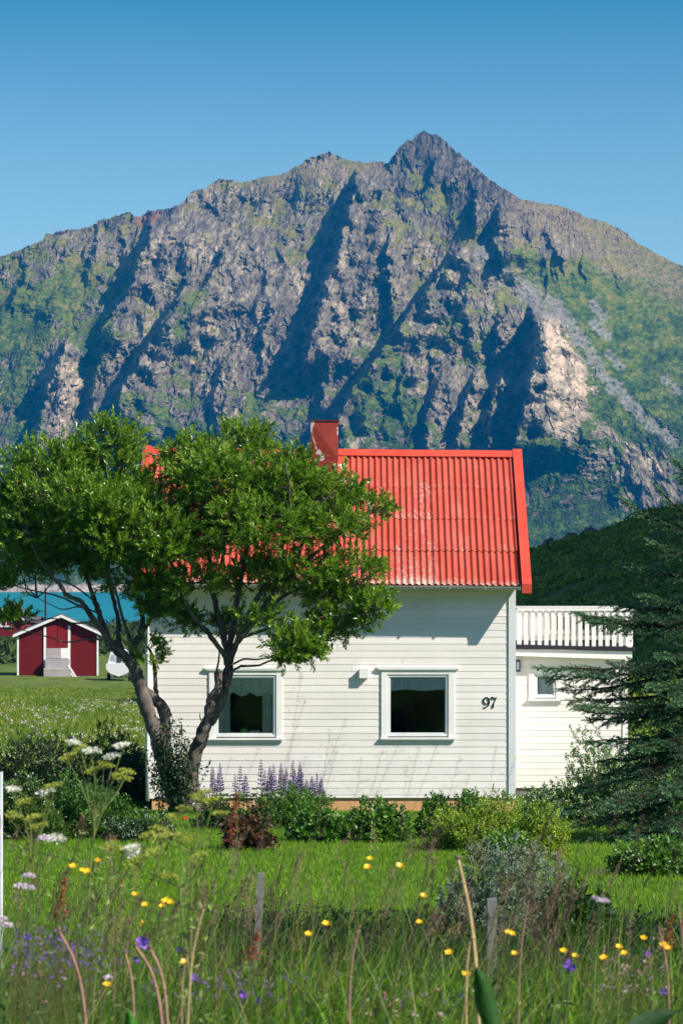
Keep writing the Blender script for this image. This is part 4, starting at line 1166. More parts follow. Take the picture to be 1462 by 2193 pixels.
g = Geo(); g.box((tx(230), BTY + 0.5, tz(1452)), (tx(280), BTY + 0.62, tz(1449))); g.box((tx(240), BTY - 0.1, tz(1451)), (tx(244), BTY + 4.5, tz(1448))); g.box((tx(264), BTY - 0.1, tz(1451)), (tx(268), BTY + 4.5, tz(1448))); g.build('chassis', gal, tr_)
for a in (232, 277):
    g = Geo(); c0 = np.array((tx(a), BTY + 0.5, tz(1450)))
    ring = [(c0[0] + dx_, c0[1] + 0.28 * math.cos(q), c0[2] - 0.02 + 0.28 * math.sin(q)) for dx_ in (-0.1, 0.1) for q in np.linspace(0, 2 * math.pi, 17)[:-1]]
    g.add(ring, [(q, (q + 1) % 16, 16 + (q + 1) % 16, 16 + q) for q in range(16)]); g.add(ring[:16], [tuple(range(16))]); g.add(ring[16:], [tuple(range(16))]); g.build('wheel', tm, tr_)

# ================================================================== TREES
barkm = mat('grey_brown_bark', (0.1, 0.08, 0.065), 0.9, 0.1)
t = barkm.node_tree
n = noise(t, 9, 7, 0.7, objco(t, (1, 1, 0.22)), 0.6); n_ = noise(t, 2.2, 4, 0.6, objco(t))
c = ramp(t, n, [(0.3, (0.03, 0.022, 0.018)), (0.5, (0.10, 0.08, 0.07)), (0.7, (0.20, 0.165, 0.145))])
c = mix(t, ramp(t, n_, [(0.45, (0, 0, 0)), (0.7, (0.6, 0.6, 0.6))]), c, (0.13, 0.13, 0.105))
t.links.new(c, bsdf(barkm).inputs['Base Color'])
bump(barkm, n, 1.0, 0.04)

TY = 44.5
tree = thing('willow_tree', 'large spreading willow with twin twisted trunks in front of the white house', 'tree', P3(392, 1735, TY))
def tp(px, py, dy=0.0):
    Y = TY + dy
    return P3(px, py, Y)
def smooth(pts, rad, n=4):
    pts = np.asarray(pts, float); m = len(pts); out = []; rr_ = []
    for i in range(m - 1):
        p0, p1, p2, p3 = pts[max(i - 1, 0)], pts[i], pts[i + 1], pts[min(i + 2, m - 1)]
        for k in range(n):
            f = k / n
            out.append(0.5 * ((2 * p1) + (-p0 + p2) * f + (2 * p0 - 5 * p1 + 4 * p2 - p3) * f * f + (-p0 + 3 * p1 - 3 * p2 + p3) * f ** 3))
            rr_.append(rad[i] * (1 - f) + rad[i + 1] * f)
    out.append(pts[-1]); rr_.append(rad[-1])
    return np.array(out), np.array(rr_)
SKEL = []        # sampled skeleton points for attaching twigs
limbs_tr = Geo(); limbs = Geo()
def limb(pts, r0, r1, g=None, y0=0.0, y1=0.0, wob=0.012, pw=1.0):
    """pts in photo pixels; depth goes from y0 to y1 along the limb; radii in photo pixels"""
    n = len(pts); q = np.linspace(0, 1, n)
    P = [tp(a, b, y0 + (y1 - y0) * f) for (a, b), f in zip(pts, q)]
    rd = [(r0 + (r1 - r0) * f ** pw) * 0.87 / F * TY for f in q]
    C, rr_ = smooth(P, rd, 5)
    C = C + wob * RG.normal(size=C.shape) * (rr_[:, None] / 0.05).clip(0.2, 1.2) * 0.6
    rr_ = rr_ * (1 + 0.10 * RG.normal(size=len(rr_)).clip(-1.2, 1.2) * (rr_ > 0.03))
    (g or limbs).tube(C, rr_, 12 if r0 > 12 else (8 if r0 > 5 else 5))
    SKEL.append(C[len(C) // 3:])
    return C
T_ = limbs_tr
limb([(408, 1745), (408, 1696), (415, 1627), (428, 1587), (441, 1553), (458, 1527), (474, 1495), (483, 1461), (489, 1429), (489, 1392)], 21, 11, T_, 0, 0.1)
limb([(380, 1745), (380, 1713), (362, 1660), (345, 1610), (330, 1563), (316, 1522), (303, 1478), (291, 1440), (274, 1412), (241, 1382)], 25, 11, T_, 0, -0.2)
limb([(374, 1700), (361, 1640), (354, 1590), (354, 1548), (345, 1510), (318, 1487), (301, 1468)], 17, 12, T_, 0.15, 0.0)
limb([(337, 1497), (334, 1475), (332, 1440), (326, 1405), (318, 1385)], 7, 3, T_, 0.1, 0.3)
limb([(425, 1590), (440, 1560), (446, 1530), (452, 1500), (468, 1470), (465, 1438)], 13, 9, T_, -0.1, -0.15)   # stub with a broken top
limb([(395, 1745), (395, 1700), (388, 1672)], 20, 12, T_, 0.05, 0.05)
for a in ((-14, 1749, 355), (30, 1748, 415)):
    limb([(392, 1715), (392 + a[0], 1735), (392 + a[0] * 2.2, 1752)], 15, 5, T_, 0, -0.15)
# limbs of the left trunk
limb([(255, 1395), (224, 1350), (213, 1311), (202, 1281), (189, 1248), (180, 1200), (170, 1140)], 9, 3, None, -0.1, 0.5)
limb([(248, 1388), (197, 1322), (175, 1289), (145, 1276), (131, 1254), (109, 1232), (80, 1190), (60, 1140)], 8, 2.5, None, -0.2, -0.8)
limb([(284, 1425), (288, 1382), (301, 1355), (306, 1322), (298, 1290), (290, 1240), (280, 1180)], 10, 3, None, 0, 0.2)
limb([(262, 1400), (254, 1371), (254, 1333), (245, 1290), (230, 1230), (225, 1160), (235, 1060)], 8, 2.5, None, 0.1, 0.9)
limb([(300, 1360), (320, 1330), (328, 1300), (322, 1240), (330, 1150)], 5, 2, None, 0.1, -0.5)
limb([(285, 1385), (270, 1345), (262, 1320), (240, 1250), (180, 1160), (130, 1090)], 5, 2, None, 0, -1.0)
limb([(224, 1350), (190, 1310), (155, 1290), (120, 1275), (60, 1262), (20, 1250)], 4, 1.2, None, -0.3, -0.6)
limb([(233, 1371), (191, 1369), (145, 1375), (109, 1366), (60, 1352), (20, 1345)], 2.6, 0.8, None, -0.2, -0.5)
limb([(210, 1330), (160, 1335), (120, 1325), (80, 1328), (30, 1330)], 2.4, 0.8, None, -0.2, 0.3)
limb([(215, 1315), (170, 1300), (135, 1305), (110, 1295), (80, 1280)], 2.2, 0.8, None, 0, 0.4)
limb([(205, 1290), (150, 1250), (90, 1240), (30, 1255), (5, 1262)], 2.4, 0.8, None, 0, -0.6)
# limbs of the right trunk
limb([(489, 1400), (470, 1330), (455, 1260), (448, 1200), (440, 1130), (430, 1040), (425, 970)], 9, 2, None, 0.1, 0.6)
limb([(487, 1410), (452, 1363), (435, 1346), (400, 1300), (380, 1250), (360, 1190), (340, 1120)], 7, 2, None, 0, -0.6)
limb([(489, 1400), (500, 1330), (512, 1260), (528, 1180), (540, 1100), (548, 1010), (545, 950)], 9, 2, None, 0.1, 0.3)
limb([(490, 1420), (508, 1377), (540, 1335), (575, 1285), (620, 1230), (650, 1160), (680, 1090), (720, 1050)], 9, 2, None, 0.1, -0.5)
limb([(500, 1390), (540, 1300), (580, 1230), (610, 1150), (620, 1060), (610, 990)], 7, 2, None, 0, -1.0)
limb([(560, 1310), (620, 1270), (690, 1250), (750, 1230), (790, 1200)], 5, 1.5, None, 0, 0.2)
limb([(600, 1255), (670, 1190), (730, 1140), (780, 1105), (815, 1095)], 5, 1.5, None, -0.3, 0.0)
limb([(520, 1365), (580, 1345), (640, 1335), (700, 1320), (760, 1318), (820, 1300)], 4.5, 1.2, None, 0, -0.4)
limb([(487, 1455), (510, 1429), (550, 1426), (582, 1415), (625, 1406), (660, 1395)], 4, 1.2, None, -0.1, -0.5)
limb([(495, 1425), (520, 1412), (555, 1412), (600, 1400), (650, 1375)], 3, 1, None, -0.1, 0.3)
limb([(455, 1260), (475, 1200), (480, 1120), (470, 1040)], 4, 1.5, None, 0.2, -0.8)
limb([(448, 1350), (410, 1330), (380, 1310), (360, 1295)], 3, 1.2, None, 0, 0.3)
for a in ([(464, 1435), (470, 1400), (463, 1380)], [(441, 1553), (430, 1540), (428, 1528)], [(460, 1510), (452, 1498), (450, 1485)], [(300, 1470), (285, 1462), (278, 1455)]):
    limb(a, 3, 1, None, -0.15, -0.2)
SK = np.concatenate(SKEL)
trunk = limbs_tr.build('trunk', barkm, tree, smooth=True)

CROWN = [ # cx, cy, rx, ry, depth
 (70,1075,78,85,0),(28,1170,50,65,-.3),(120,1005,90,62,.2),(150,1110,120,90,-.3),(242,948,60,42,.3),(235,1030,100,70,.4),(255,1150,100,85,-.6),(165,1215,80,40,.3),(290,1245,75,50,-.2),(325,1085,75,75,.3),(20,1080,35,60,.4),(90,1190,70,50,.8),
 (425,985,80,48,.3),(520,955,60,42,.5),(470,1050,110,75,-.2),(600,1030,105,62,0),(700,1060,75,48,.2),(785,1095,48,28,0),(555,1130,130,70,-.7),(700,1130,85,42,-.4),(430,1150,85,65,.7),
 (640,1225,95,38,-.3),(765,1225,55,36,0),(795,1300,50,32,-.1),(710,1345,80,28,.1),(640,1375,60,28,-.4),(545,1245,70,45,.5),(420,1255,65,35,-.5),(360,1160,70,70,-.9),(700,1275,70,32,.3),(560,1320,50,26,-.5),(500,1340,45,22,.5),
 (338,1308,30,24,-.2),(318,1405,30,36,-.1),(618,1410,30,16,-.4),(660,1395,35,16,-.3),(20,1250,45,22,-.4),(30,1322,28,10,-.3),(390,1330,30,22,.2),(460,1010,70,40,-.8),(630,1100,90,60,.8),(200,1080,80,60,-1.0),(300,1190,50,40,.6)]
leaf_g = Geo(); twig_g = Geo()
px_m = TY / F
for ci, (cx_, cy_, rx_, ry_, dd) in enumerate(CROWN):
    C = tp(cx_, cy_, dd); ax_, az_ = rx_ * px_m, ry_ * px_m; ay_ = max(0.35, min(1.3, (ax_ + az_) * 0.6))
    vol = ax_ * ay_ * az_
    nt = int(310 * (vol * 6) ** 0.66) + 40
    d = unit(RG.normal(size=(nt, 3)))
    d[:, 2] = np.where(d[:, 2] < -0.2, d[:, 2] * 0.7, d[:, 2])
    rad = (RG.random(nt) ** 0.45) * (1 + 0.22 * np.sin(d[:, 0] * 7 + ci) * np.cos(d[:, 2] * 6 + ci * 2)) * np.where(RG.random(nt) < 0.07, 1.22, 1.0)
    T0 = C + d * rad[:, None] * np.array((ax_, ay_, az_))
    keep = vn(T0[:, 0] * 2.3 + 9 + ci, T0[:, 2] * 2.3 + T0[:, 1] * 1.1, 5) > -0.27
    T0 = T0[keep]; d = d[keep]
    # shoots: each a short twig carrying a spray of leaves
    sd = unit(d * 0.8 + np.array((0, 0, 0.55)) + RG.normal(size=d.shape) * 0.35)
    nl = 15; sl = RG.uniform(0.13, 0.28, len(T0))
    shade = RG.normal(size=len(T0)) * 0.13
    q = (np.arange(nl) + 0.5) / nl
    A = RG.random((len(T0), 1)) * 6.28 + np.arange(nl)[None, :] * 2.4
    ref = unit(np.cross(sd, np.array((0.2, 1, 0.1)))); ref2 = np.cross(sd, ref)
    out = np.cos(A)[..., None] * ref[:, None, :] + np.sin(A)[..., None] * ref2[:, None, :]
    Pp = T0[:, None, :] + sd[:, None, :] * (sl[:, None] * q[None, :])[..., None]
    Dd = unit(out * (1.0 - 0.45 * q)[None, :, None] + sd[:, None, :] * (0.75 + 0.4 * q)[None, :, None] + RG.normal(size=Pp.shape) * 0.12)
    n_l = Pp.shape[0] * nl
    rn = np.clip(0.45 + np.repeat(shade, nl) + RG.normal(size=n_l) * 0.14 + np.tile(q, len(T0)) * 0.22, 0, 1)
    leaves(leaf_g, Pp.reshape(-1, 3), Dd.reshape(-1, 3), RG.uniform(0.058, 0.112, n_l), RG.uniform(0.026, 0.042, n_l), rnd=rn, fold=0.2)
    # twigs back to the nearest limb
    nn2 = 0
    for k in range(0, len(T0), 30):
        dist = np.linalg.norm(SK - T0[k], axis=1); j = int(np.argmin(dist))
        if dist[j] > 1.5: continue
        a_, b_ = SK[j], T0[k]
        mid = (a_ + b_) / 2 + np.array((0, 0, -0.04 * dist[j])) + RG.normal(size=3) * 0.05
        Cc, rr_ = smooth([a_, mid, b_, b_ + sd[k] * sl[k]], [0.016, 0.011, 0.006, 0.003], 3)
        twig_g.tube(Cc, rr_, 4, cap=False)
limbs.V += twig_g.V; 
_o = limbs.n
limbs.F += [f + _o for f in twig_g.F]; limbs.M += twig_g.M; limbs.R += twig_g.R; limbs.n += twig_g.n
limbs.build('branches', barkm, tree, smooth=True)
willow_leaf = leafmat('willow_leaf', [(0.0, (0.016, 0.042, 0.005)), (0.4, (0.058, 0.130, 0.009)), (0.7, (0.13, 0.24, 0.018)), (1.0, (0.29, 0.38, 0.05))], 0.34, 0.5, 0.34)
leaf_g.build('crown', willow_leaf, tree)

# suckers and climbing growth at the trunk base
g = Geo(); sg = Geo()
for k in range(46):
    bxp = random.uniform(330, 425); b0 = tp(bxp, random.uniform(1660, 1735), random.uniform(-0.5, 0.1))
    hgt = random.uniform(0.3, 1.1); ln = random.uniform(-0.3, 0.35)
    pts = [b0 + np.array((ln * f ** 1.5 * hgt, random.uniform(-.05, .05), hgt * f)) for f in np.linspace(0, 1, 6)]
    sg.tube(pts, np.linspace(0.006, 0.002, 6), 4, cap=False)
    nl = int(26 * hgt) + 8
    ff = RG.random(nl); Pq = np.array([np.array(pts[0]) * (1 - f) + np.array(pts[-1]) * f for f in ff]) + RG.normal(size=(nl, 3)) * 0.02
    leaves(g, Pq, RG.normal(size=(nl, 3)) + np.array((0, -0.2, 0.2)), RG.uniform(0.05, 0.09, nl), RG.uniform(0.028, 0.045, nl), rnd=RG.random(nl) * 0.6)
cc = tp(372, 1665, -0.35); n_ = 2600
dq = RG.normal(size=(n_, 3)) * np.array((0.16, 0.10, 0.36)); 
Pq = cc + dq + np.array((0.10, 0, 0)) * (-dq[:, 2:3] * 1.2)
leaves(g, Pq, RG.normal(size=(n_, 3)), RG.uniform(0.04, 0.08, n_), RG.uniform(0.022, 0.04, n_), rnd=RG.random(n_) * 0.6)
cl = thing('climbing_shrub', 'dark leafy suckers and creeper wrapped around the foot of the willow trunks', 'shrub', P3(372, 1740, TY - 0.3))
sg.build('stems', barkm, cl)
ivy = leafmat('creeper_leaf', [(0.0, (0.010, 0.030, 0.008)), (1.0, (0.035, 0.09, 0.02))], 0.35, 0.5, 0.2)
g.build('foliage', ivy, cl)

# ---- Sitka spruce at the right edge
SPY = 37.0
def sp(px, py, dy=0.0): return P3(px, py, SPY + dy)
spruce = thing('spruce_tree', 'dark blue-green spruce reaching into the picture from the right edge', 'tree', sp(1500, 1860))
g = Geo(); g.tube([sp(1500, 1880), sp(1503, 1500), sp(1500, 1100), sp(1502, 850), sp(1500, 700)], [0.20, 0.16, 0.10, 0.05, 0.015], 12); g.build('trunk', barkm, spruce, smooth=True)
bg_, ng = Geo(), Geo()
spm = SPY / F
TW = []      # twig segments: start, direction, length, tip brightness
def branch(a, b, r0=0.03, sag=0.0, spread=1.0):
    a = np.array(a); b = np.array(b); L = np.linalg.norm(b - a); n = 9
    f = np.linspace(0, 1, n)[:, None]
    C = a * (1 - f) + b * f; C[:, 2] += -sag * 4 * (f[:, 0] * (1 - f[:, 0])) + 0.02 * RG.normal(size=n)
    bg_.tube(C, np.linspace(r0, 0.006, n), 5, cap=False)
    D = unit(b - a); S = unit(np.cross(D, (0, 0, 1)))
    m = int(L / 0.034)
    for k in range(m):
        q = 0.10 + 0.9 * (k + random.random()) / m
        p = a * (1 - q) + b * q; p[2] += -sag * 4 * q * (1 - q)
        sd_ = 1 if k % 2 else -1
        wl = (0.09 + 0.40 * (1 - q) ** 0.8 * min(L / 1.6, 1)) * spread * random.uniform(0.6, 1.1)
        d = unit(D * random.uniform(0.5, 0.9) + S * sd_ * random.uniform(0.4, 1.0) + np.array((0, 0, random.uniform(-0.75, 0.45))))
        TW.append((p, d, wl, q))
        # secondary twigs
        for j in range(int(wl / 0.05)):
            u = (j + 0.7) * 0.05
            e = unit(d * 0.8 + np.cross(d, (0, 0, 1)) * (1 if j % 2 else -1) * 0.7 + np.array((0, 0, random.uniform(-0.5, 0.4))))
            TW.append((p + d * u, e, random.uniform(0.06, 0.13) * (1.1 - 0.4 * u / wl), q))
    for k in range(5):
        TW.append((b - D * 0.06 * k, unit(D + S * random.uniform(-0.5, 0.5) + np.array((0, 0, random.uniform(-.2, .2)))), random.uniform(0.08, 0.16), 1.0))
TIPS = [ # branch tips in photo px (tip) and root height on the trunk
 (1405,1042,.1,1120),(1335,975+95,.2,1150),(1450,985,.3,1060),(1350,1215,.3,1230),(1240,1318,-.4,1330),(1232,1312,-.3,1350),(1262,1330,.2,1330),(1300,1290,.5,1300),
 (1152,1432,-.6,1410),(1165,1450,-.35,1430),(1200,1475,-.1,1440),(1222,1500,.4,1470),(1236,1512,-.7,1500),(1240,1520,-.2,1520),(1262,1540,.3,1510),(1258,1590,-.5,1560),(1285,1630,.2,1590),
 (1240,1690,-.5,1610),(1195,1735,-.6,1660),(1235,1770,-.3,1690),(1245,1800,-.6,1720),(1240,1820,.3,1740),(1290,1830,-.2,1760),(1395,1160,-.1,1190),
 (1290,1660,.6,1600),(1390,1470,-1.1,1450),(1360,1600,-1.0,1560),(1290,1720,-1.1,1660),(1330,1790,-1.0,1740),(1420,1690,-1.3,1650),(1440,1500,-1.3,1480),(1450,1780,-1.2,1740),(1400,1820,-.7,1780),(1380,1640,.9,1600),(1395,1545,-.6,1500),(1410,1400,-.5,1390),(1370,1275,.1,1290)]
for (x, y, dy, ry_) in TIPS:
    branch(sp(1500, ry_), sp(x, y, dy), 0.028, 0.06)
for k in range(24):      # the rest of the crown, all round
    h = random.uniform(0, 1); an = random.uniform(-1.2, 3.6)
    py_ = 1000 + 830 * h; rr_ = (0.7 + 1.5 * h) * random.uniform(0.75, 1.0)
    rr_ *= float(np.interp(py_, [1000, 1250, 1450], [0.30, 0.42, 1.0]))
    if math.cos(an) < -0.25: rr_ *= 0.55
    a = sp(1500, py_); b = a + np.array((math.cos(an) * rr_, math.sin(an) * rr_, random.uniform(-0.35, 0.1)))
    branch(a, b, 0.025, 0.05)
TP = np.array([w[0] for w in TW]); TD = np.array([w[1] for w in TW]); TL = np.array([w[2] for w in TW]); TQ = np.array([w[3] for w in TW])
nn_ = 46
q = (np.arange(nn_) + 0.5) / nn_
n = len(TP)
ref = unit(np.cross(TD, np.array((0.3, 0.7, 0.2)))); ref2 = np.cross(TD, ref)
A = RG.random((n, 1)) * 6.28 + np.arange(nn_)[None] * 2.4
out = np.cos(A)[..., None] * ref[:, None] + np.sin(A)[..., None] * ref2[:, None] + np.array((0, 0, 0.25))
Pp = TP[:, None] + TD[:, None] * (TL[:, None] * q[None])[..., None]
Dd = unit(out + TD[:, None] * (0.65 + 0.5 * q)[None, :, None])
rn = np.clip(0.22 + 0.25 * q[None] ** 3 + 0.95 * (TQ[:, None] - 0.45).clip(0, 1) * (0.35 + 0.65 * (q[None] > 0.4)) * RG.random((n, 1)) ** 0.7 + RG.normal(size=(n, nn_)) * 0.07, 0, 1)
leaves(ng, Pp.reshape(-1, 3), Dd.reshape(-1, 3), RG.uniform(0.018, 0.028, n * nn_), 0.0058, rnd=rn.ravel(), fold=0.3)
for k in range(0, n, 1):
    if TL[k] > 0.15: bg_.tube([TP[k], TP[k] + TD[k] * TL[k]], [0.005, 0.002], 3, cap=False)
bg_.build('branches', mat('brown_spruce_twig', (0.022, 0.016, 0.011), 0.9, 0.1), spruce)
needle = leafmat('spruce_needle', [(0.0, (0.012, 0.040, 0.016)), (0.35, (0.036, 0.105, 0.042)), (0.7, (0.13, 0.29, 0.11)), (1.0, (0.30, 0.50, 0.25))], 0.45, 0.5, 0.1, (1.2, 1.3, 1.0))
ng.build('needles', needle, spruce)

# ---- shrubs
def shrub(name, label, cat, c, radii, n, ln, wd, stops, flowers=None, tuft=7, up=0.5, stems=14, lump=0.25, rough=0.45, group=None, seed=0, inner=0.4, minz=-0.1, taper=0.0, trans=0.28):
    """a bush: stems from the ground, leafy shoots through an uneven rounded volume; c is the centre of its foot"""
    r_ = np.random.default_rng(seed + 100)
    o = thing(name, label, cat, c, group)
    c = np.array(c, float); radii = np.array(radii, float)
    d = unit(r_.normal(size=(n, 3))); d[:, 2] = np.where(d[:, 2] < minz, -d[:, 2] * 0.6, d[:, 2])
    lm = 1 + lump * (np.sin(d[:, 0] * 5 + seed) * np.cos(d[:, 1] * 4 + seed * 2) + 0.8 * np.sin(d[:, 2] * 7 + d[:, 0] * 3 + seed)) * 0.7
    rad = (1 - r_.random(n) ** 1.6 * (1 - inner)) * lm * r_.uniform(0.88, 1.08, n)
    P = c + d * rad[:, None] * radii * np.array((1, 1, 1.0))
    P[:, 2] = np.maximum(P[:, 2], c[2] + 0.02)
    sd = unit(d * 0.6 + np.array((0, 0, up)) + r_.normal(size=(n, 3)) * 0.35)
    q = (np.arange(tuft) + 0.6) / tuft
    ref = unit(np.cross(sd, np.array((0.2, 1, 0.1)))); ref2 = np.cross(sd, ref)
    A = r_.random((n, 1)) * 6.28 + np.arange(tuft)[None] * 2.4
    out = np.cos(A)[..., None] * ref[:, None] + np.sin(A)[..., None] * ref2[:, None]
    Pp = P[:, None] + sd[:, None] * (ln * 2.6 * q)[None, :, None]
    Dd = out + sd[:, None] * (0.6 + 0.5 * q)[None, :, None]
    g = Geo()
    rn = np.clip(0.42 + np.repeat(r_.normal(size=n) * 0.16, tuft) + r_.normal(size=n * tuft) * 0.13 + np.tile(q, n) * 0.2, 0, 1)
    leaves(g, Pp.reshape(-1, 3), Dd.reshape(-1, 3), r_.uniform(0.9, 1.45, n * tuft) * ln, r_.uniform(1.05, 1.6, n * tuft) * wd, rnd=rn, fold=0.18)
    s = Geo()
    for k in range(stems):
        j = r_.integers(n); b = P[j]; a = c + np.array((r_.normal() * radii[0] * 0.15, r_.normal() * radii[1] * 0.15, -0.03))
        m = (a + b) / 2 + np.array((0, 0, 0.12 * radii[2]))
        Cc, rr_ = smooth([a, m, b], [0.012, 0.008, 0.003], 4); s.tube(Cc, rr_, 4, cap=False)
    s.build('stems', barkm, o)
    g.build('foliage', leafmat(name + '_leaf', stops, rough, 0.45, trans), o)
    if flowers:
        fn, fs, fm, side, fnm = flowers
        f = Geo()
        ok = np.where((d @ np.array(side) > 0.05) & (rad > 0.75))[0]
        j = r_.choice(ok, fn)
        cpos = P[j] + sd[j] * ln * 2.4
        for kk in range(6):
            a2 = kk * math.pi / 3
            leaves(f, cpos + r_.normal(size=cpos.shape) * fs * 0.7, np.stack([np.full(fn, math.cos(a2)), np.full(fn, -0.25), np.full(fn, math.sin(a2))], 1) + r_.normal(size=(fn, 3)) * 0.4, fs, fs * 0.8, fold=0)
        f.build(fnm, fm, o)
    return o
def gz(x, y): return float(gh(x, y))
def foot(px, py, Y):
    p = P3(px, py, Y); return (p[0], Y, gz(p[0], Y) - 0.02)
GRN = [(0.0, (0.016, 0.050, 0.006)), (0.5, (0.055, 0.145, 0.014)), (1.0, (0.13, 0.26, 0.03))]
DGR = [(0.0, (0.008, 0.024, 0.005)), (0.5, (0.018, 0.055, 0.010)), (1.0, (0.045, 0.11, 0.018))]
YGR = [(0.0, (0.05, 0.09, 0.006)), (0.5, (0.16, 0.25, 0.014)), (1.0, (0.32, 0.40, 0.03))]
whitefl = mat('white_petal', (0.75, 0.75, 0.68), 0.6); creamfl = mat('cream_petal', (0.72, 0.68, 0.52), 0.6)
YS = np.linspace(12, 50, 800)
def ground_Y(px, py):
    z = gh((px - CX) / F * YS, YS); q = HY + (CZ - z) / YS * F
    return float(np.interp(-py, -q, YS))
def shrub_at(name, label, px, pyf, hw, pyt, n, ln, wd, stops, cat='shrub', depth=None, **kw):
    """foot at photo pixel (px, pyf) on the ground, half width hw and top pyt in photo pixels"""
    Y = ground_Y(px, pyf); s = F / Y; x = (px - CX) / F * Y
    rz = (pyf - pyt) / s / 1.15
    return shrub(name, label, cat, (x, Y, gz(x, Y) - 0.02), (hw / s, depth or min(0.6, hw / s * 0.8), rz), n, ln, wd, stops, **kw)
# by the wall, left to right
shrub_at('leafy_shrub', 'low green leafy growth below the lupins left of the orange foundation', 620, 1770, 85, 1690, 1100, 0.045, 0.026, GRN, seed=1)
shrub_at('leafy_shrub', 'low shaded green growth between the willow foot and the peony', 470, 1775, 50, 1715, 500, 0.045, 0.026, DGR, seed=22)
shrub_at('leafy_shrub', 'broad-leaved bright green shrub in front of the orange foundation', 805, 1802, 72, 1718, 900, 0.05, 0.038, GRN, seed=2)
shrub_at('leafy_shrub', 'low heart-leaved green plant mass right of the dark peony', 690, 1802, 65, 1735, 700, 0.05, 0.045, GRN, seed=3)
shrub_at('leafy_shrub', 'taller green shrub with a rounded top against the white wall', 1010, 1770, 42, 1685, 500, 0.045, 0.03, GRN, seed=4)
shrub_at('leafy_shrub', 'dark green leafy shrub left of the yellow-green spirea', 935, 1795, 42, 1698, 600, 0.05, 0.034, GRN, seed=5)
shrub_at('spirea_shrub', 'wide yellow-green spirea bush in front of the corner of the house', 1030, 1822, 108, 1702, 4500, 0.028, 0.017, YGR, seed=6, up=0.8)
shrub_at('spirea_shrub', 'smaller yellow-green spirea mound beside the spruce branches', 1150, 1840, 66, 1725, 2600, 0.028, 0.017, YGR, seed=7, up=0.8)
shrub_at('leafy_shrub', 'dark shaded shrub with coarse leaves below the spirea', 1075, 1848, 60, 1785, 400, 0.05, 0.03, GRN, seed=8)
shrub('flowering_shrub', 'large white-flowering bush between the extension and the spruce', 'shrub', foot(1300, 1830, 42.5), (1.05, 0.8, 1.15), 3600, 0.04, 0.024, GRN, flowers=(1300, 0.020, creamfl, (-0.2, -0.5, 0.8), 'blossom'), seed=9, lump=0.35)
shrub('flowering_shrub', 'white-flowering bush at the right edge below the spruce', 'shrub', foot(1430, 1850, 41.0), (0.9, 0.7, 1.05), 2200, 0.04, 0.024, GRN, flowers=(700, 0.020, creamfl, (-0.2, -0.5, 0.8), 'blossom'), seed=10, lump=0.35)
shrub('flowering_shrub', 'low spreading white-flowered branch in front of the extension foundation', 'shrub', foot(1175, 1770, 45.5), (0.50, 0.4, 0.5), 800, 0.035, 0.02, DGR, flowers=(180, 0.020, creamfl, (-0.2, -0.5, 0.8), 'blossom'), seed=11, lump=0.4)
shrub_at('leafy_shrub', 'low green plants with white flowers under the spruce at the lawn edge', 1400, 1875, 90, 1800, 800, 0.05, 0.03, GRN, flowers=(30, 0.02, whitefl, (0, -.5, .8), 'blossom'), seed=12, depth=0.3)
shrub_at('peony_bush', 'small dark red-leaved peony bush standing alone on the lawn', 530, 1820, 34, 1738, 260, 0.075, 0.042, [(0.0, (0.012, 0.014, 0.008)), (0.5, (0.040, 0.036, 0.014)), (1.0, (0.17, 0.065, 0.03))], seed=13, lump=0.3, up=0.1)
# left of the house
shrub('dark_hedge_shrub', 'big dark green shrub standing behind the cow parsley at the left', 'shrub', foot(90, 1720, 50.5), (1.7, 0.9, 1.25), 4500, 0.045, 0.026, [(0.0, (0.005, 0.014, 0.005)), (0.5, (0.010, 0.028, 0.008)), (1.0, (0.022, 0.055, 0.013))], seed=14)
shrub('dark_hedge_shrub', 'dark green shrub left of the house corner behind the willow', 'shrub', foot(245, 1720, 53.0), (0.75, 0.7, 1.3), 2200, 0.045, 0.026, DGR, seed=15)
shrub_at('leafy_shrub', 'bright green bushy perennial at the edge of the lawn on the left', 185, 1795, 95, 1655, 1800, 0.05, 0.022, [(0.0, (0.014, 0.045, 0.006)), (0.5, (0.040, 0.115, 0.012)), (1.0, (0.08, 0.19, 0.02))], seed=16)
shrub_at('leafy_shrub', 'yellowish green shrub at the far left edge of the garden', 50, 1800, 85, 1640, 1900, 0.045, 0.024, [(0.0, (0.02, 0.05, 0.008)), (0.5, (0.05, 0.11, 0.015)), (1.0, (0.12, 0.17, 0.03))], flowers=(50, 0.018, whitefl, (0, -.5, .8), 'blossom'), seed=17)
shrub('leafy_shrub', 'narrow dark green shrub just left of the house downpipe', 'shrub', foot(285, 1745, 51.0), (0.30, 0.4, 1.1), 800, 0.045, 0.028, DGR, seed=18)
shrub_at('rock_rose', 'low dark mound of small white flowers left of the willow foot', 310, 1800, 75, 1735, 1200, 0.028, 0.017, DGR, cat='plant', flowers=(300, 0.010, whitefl, (0.2, -0.5, 0.8), 'blossom'), seed=19)
for (px, py, Y, lab) in ((260, 1735, 42.2, 'orange-red poppy in the grass left of the willow foot'), (397, 1755, 41.5, 'orange-red poppy in front of the right willow trunk')):
    p = P3(px, py, Y); z0 = gz(p[0], Y)
    o = thing('poppy', lab, 'flower', (p[0], Y, z0), 'orange poppies')
    g = Geo(); g.tube([(p[0], Y, z0), (p[0] + 0.01, Y, (z0 + p[2]) / 2), tuple(p)], 0.004, 4); g.build('stem', mat('green_stem', (0.05, 0.12, 0.02), 0.7), o)
    g = Geo(); a = RG.random(9) * 6.28
    leaves(g, np.repeat(p[None], 9, 0), np.stack([np.cos(a), np.sin(a) * 0.6, 0.45 + RG.random(9) * 0.5], 1), 0.06, 0.055, fold=0.3); g.build('petals', mat('orange_red_petal', (0.62, 0.045, 0.01), 0.5), o)
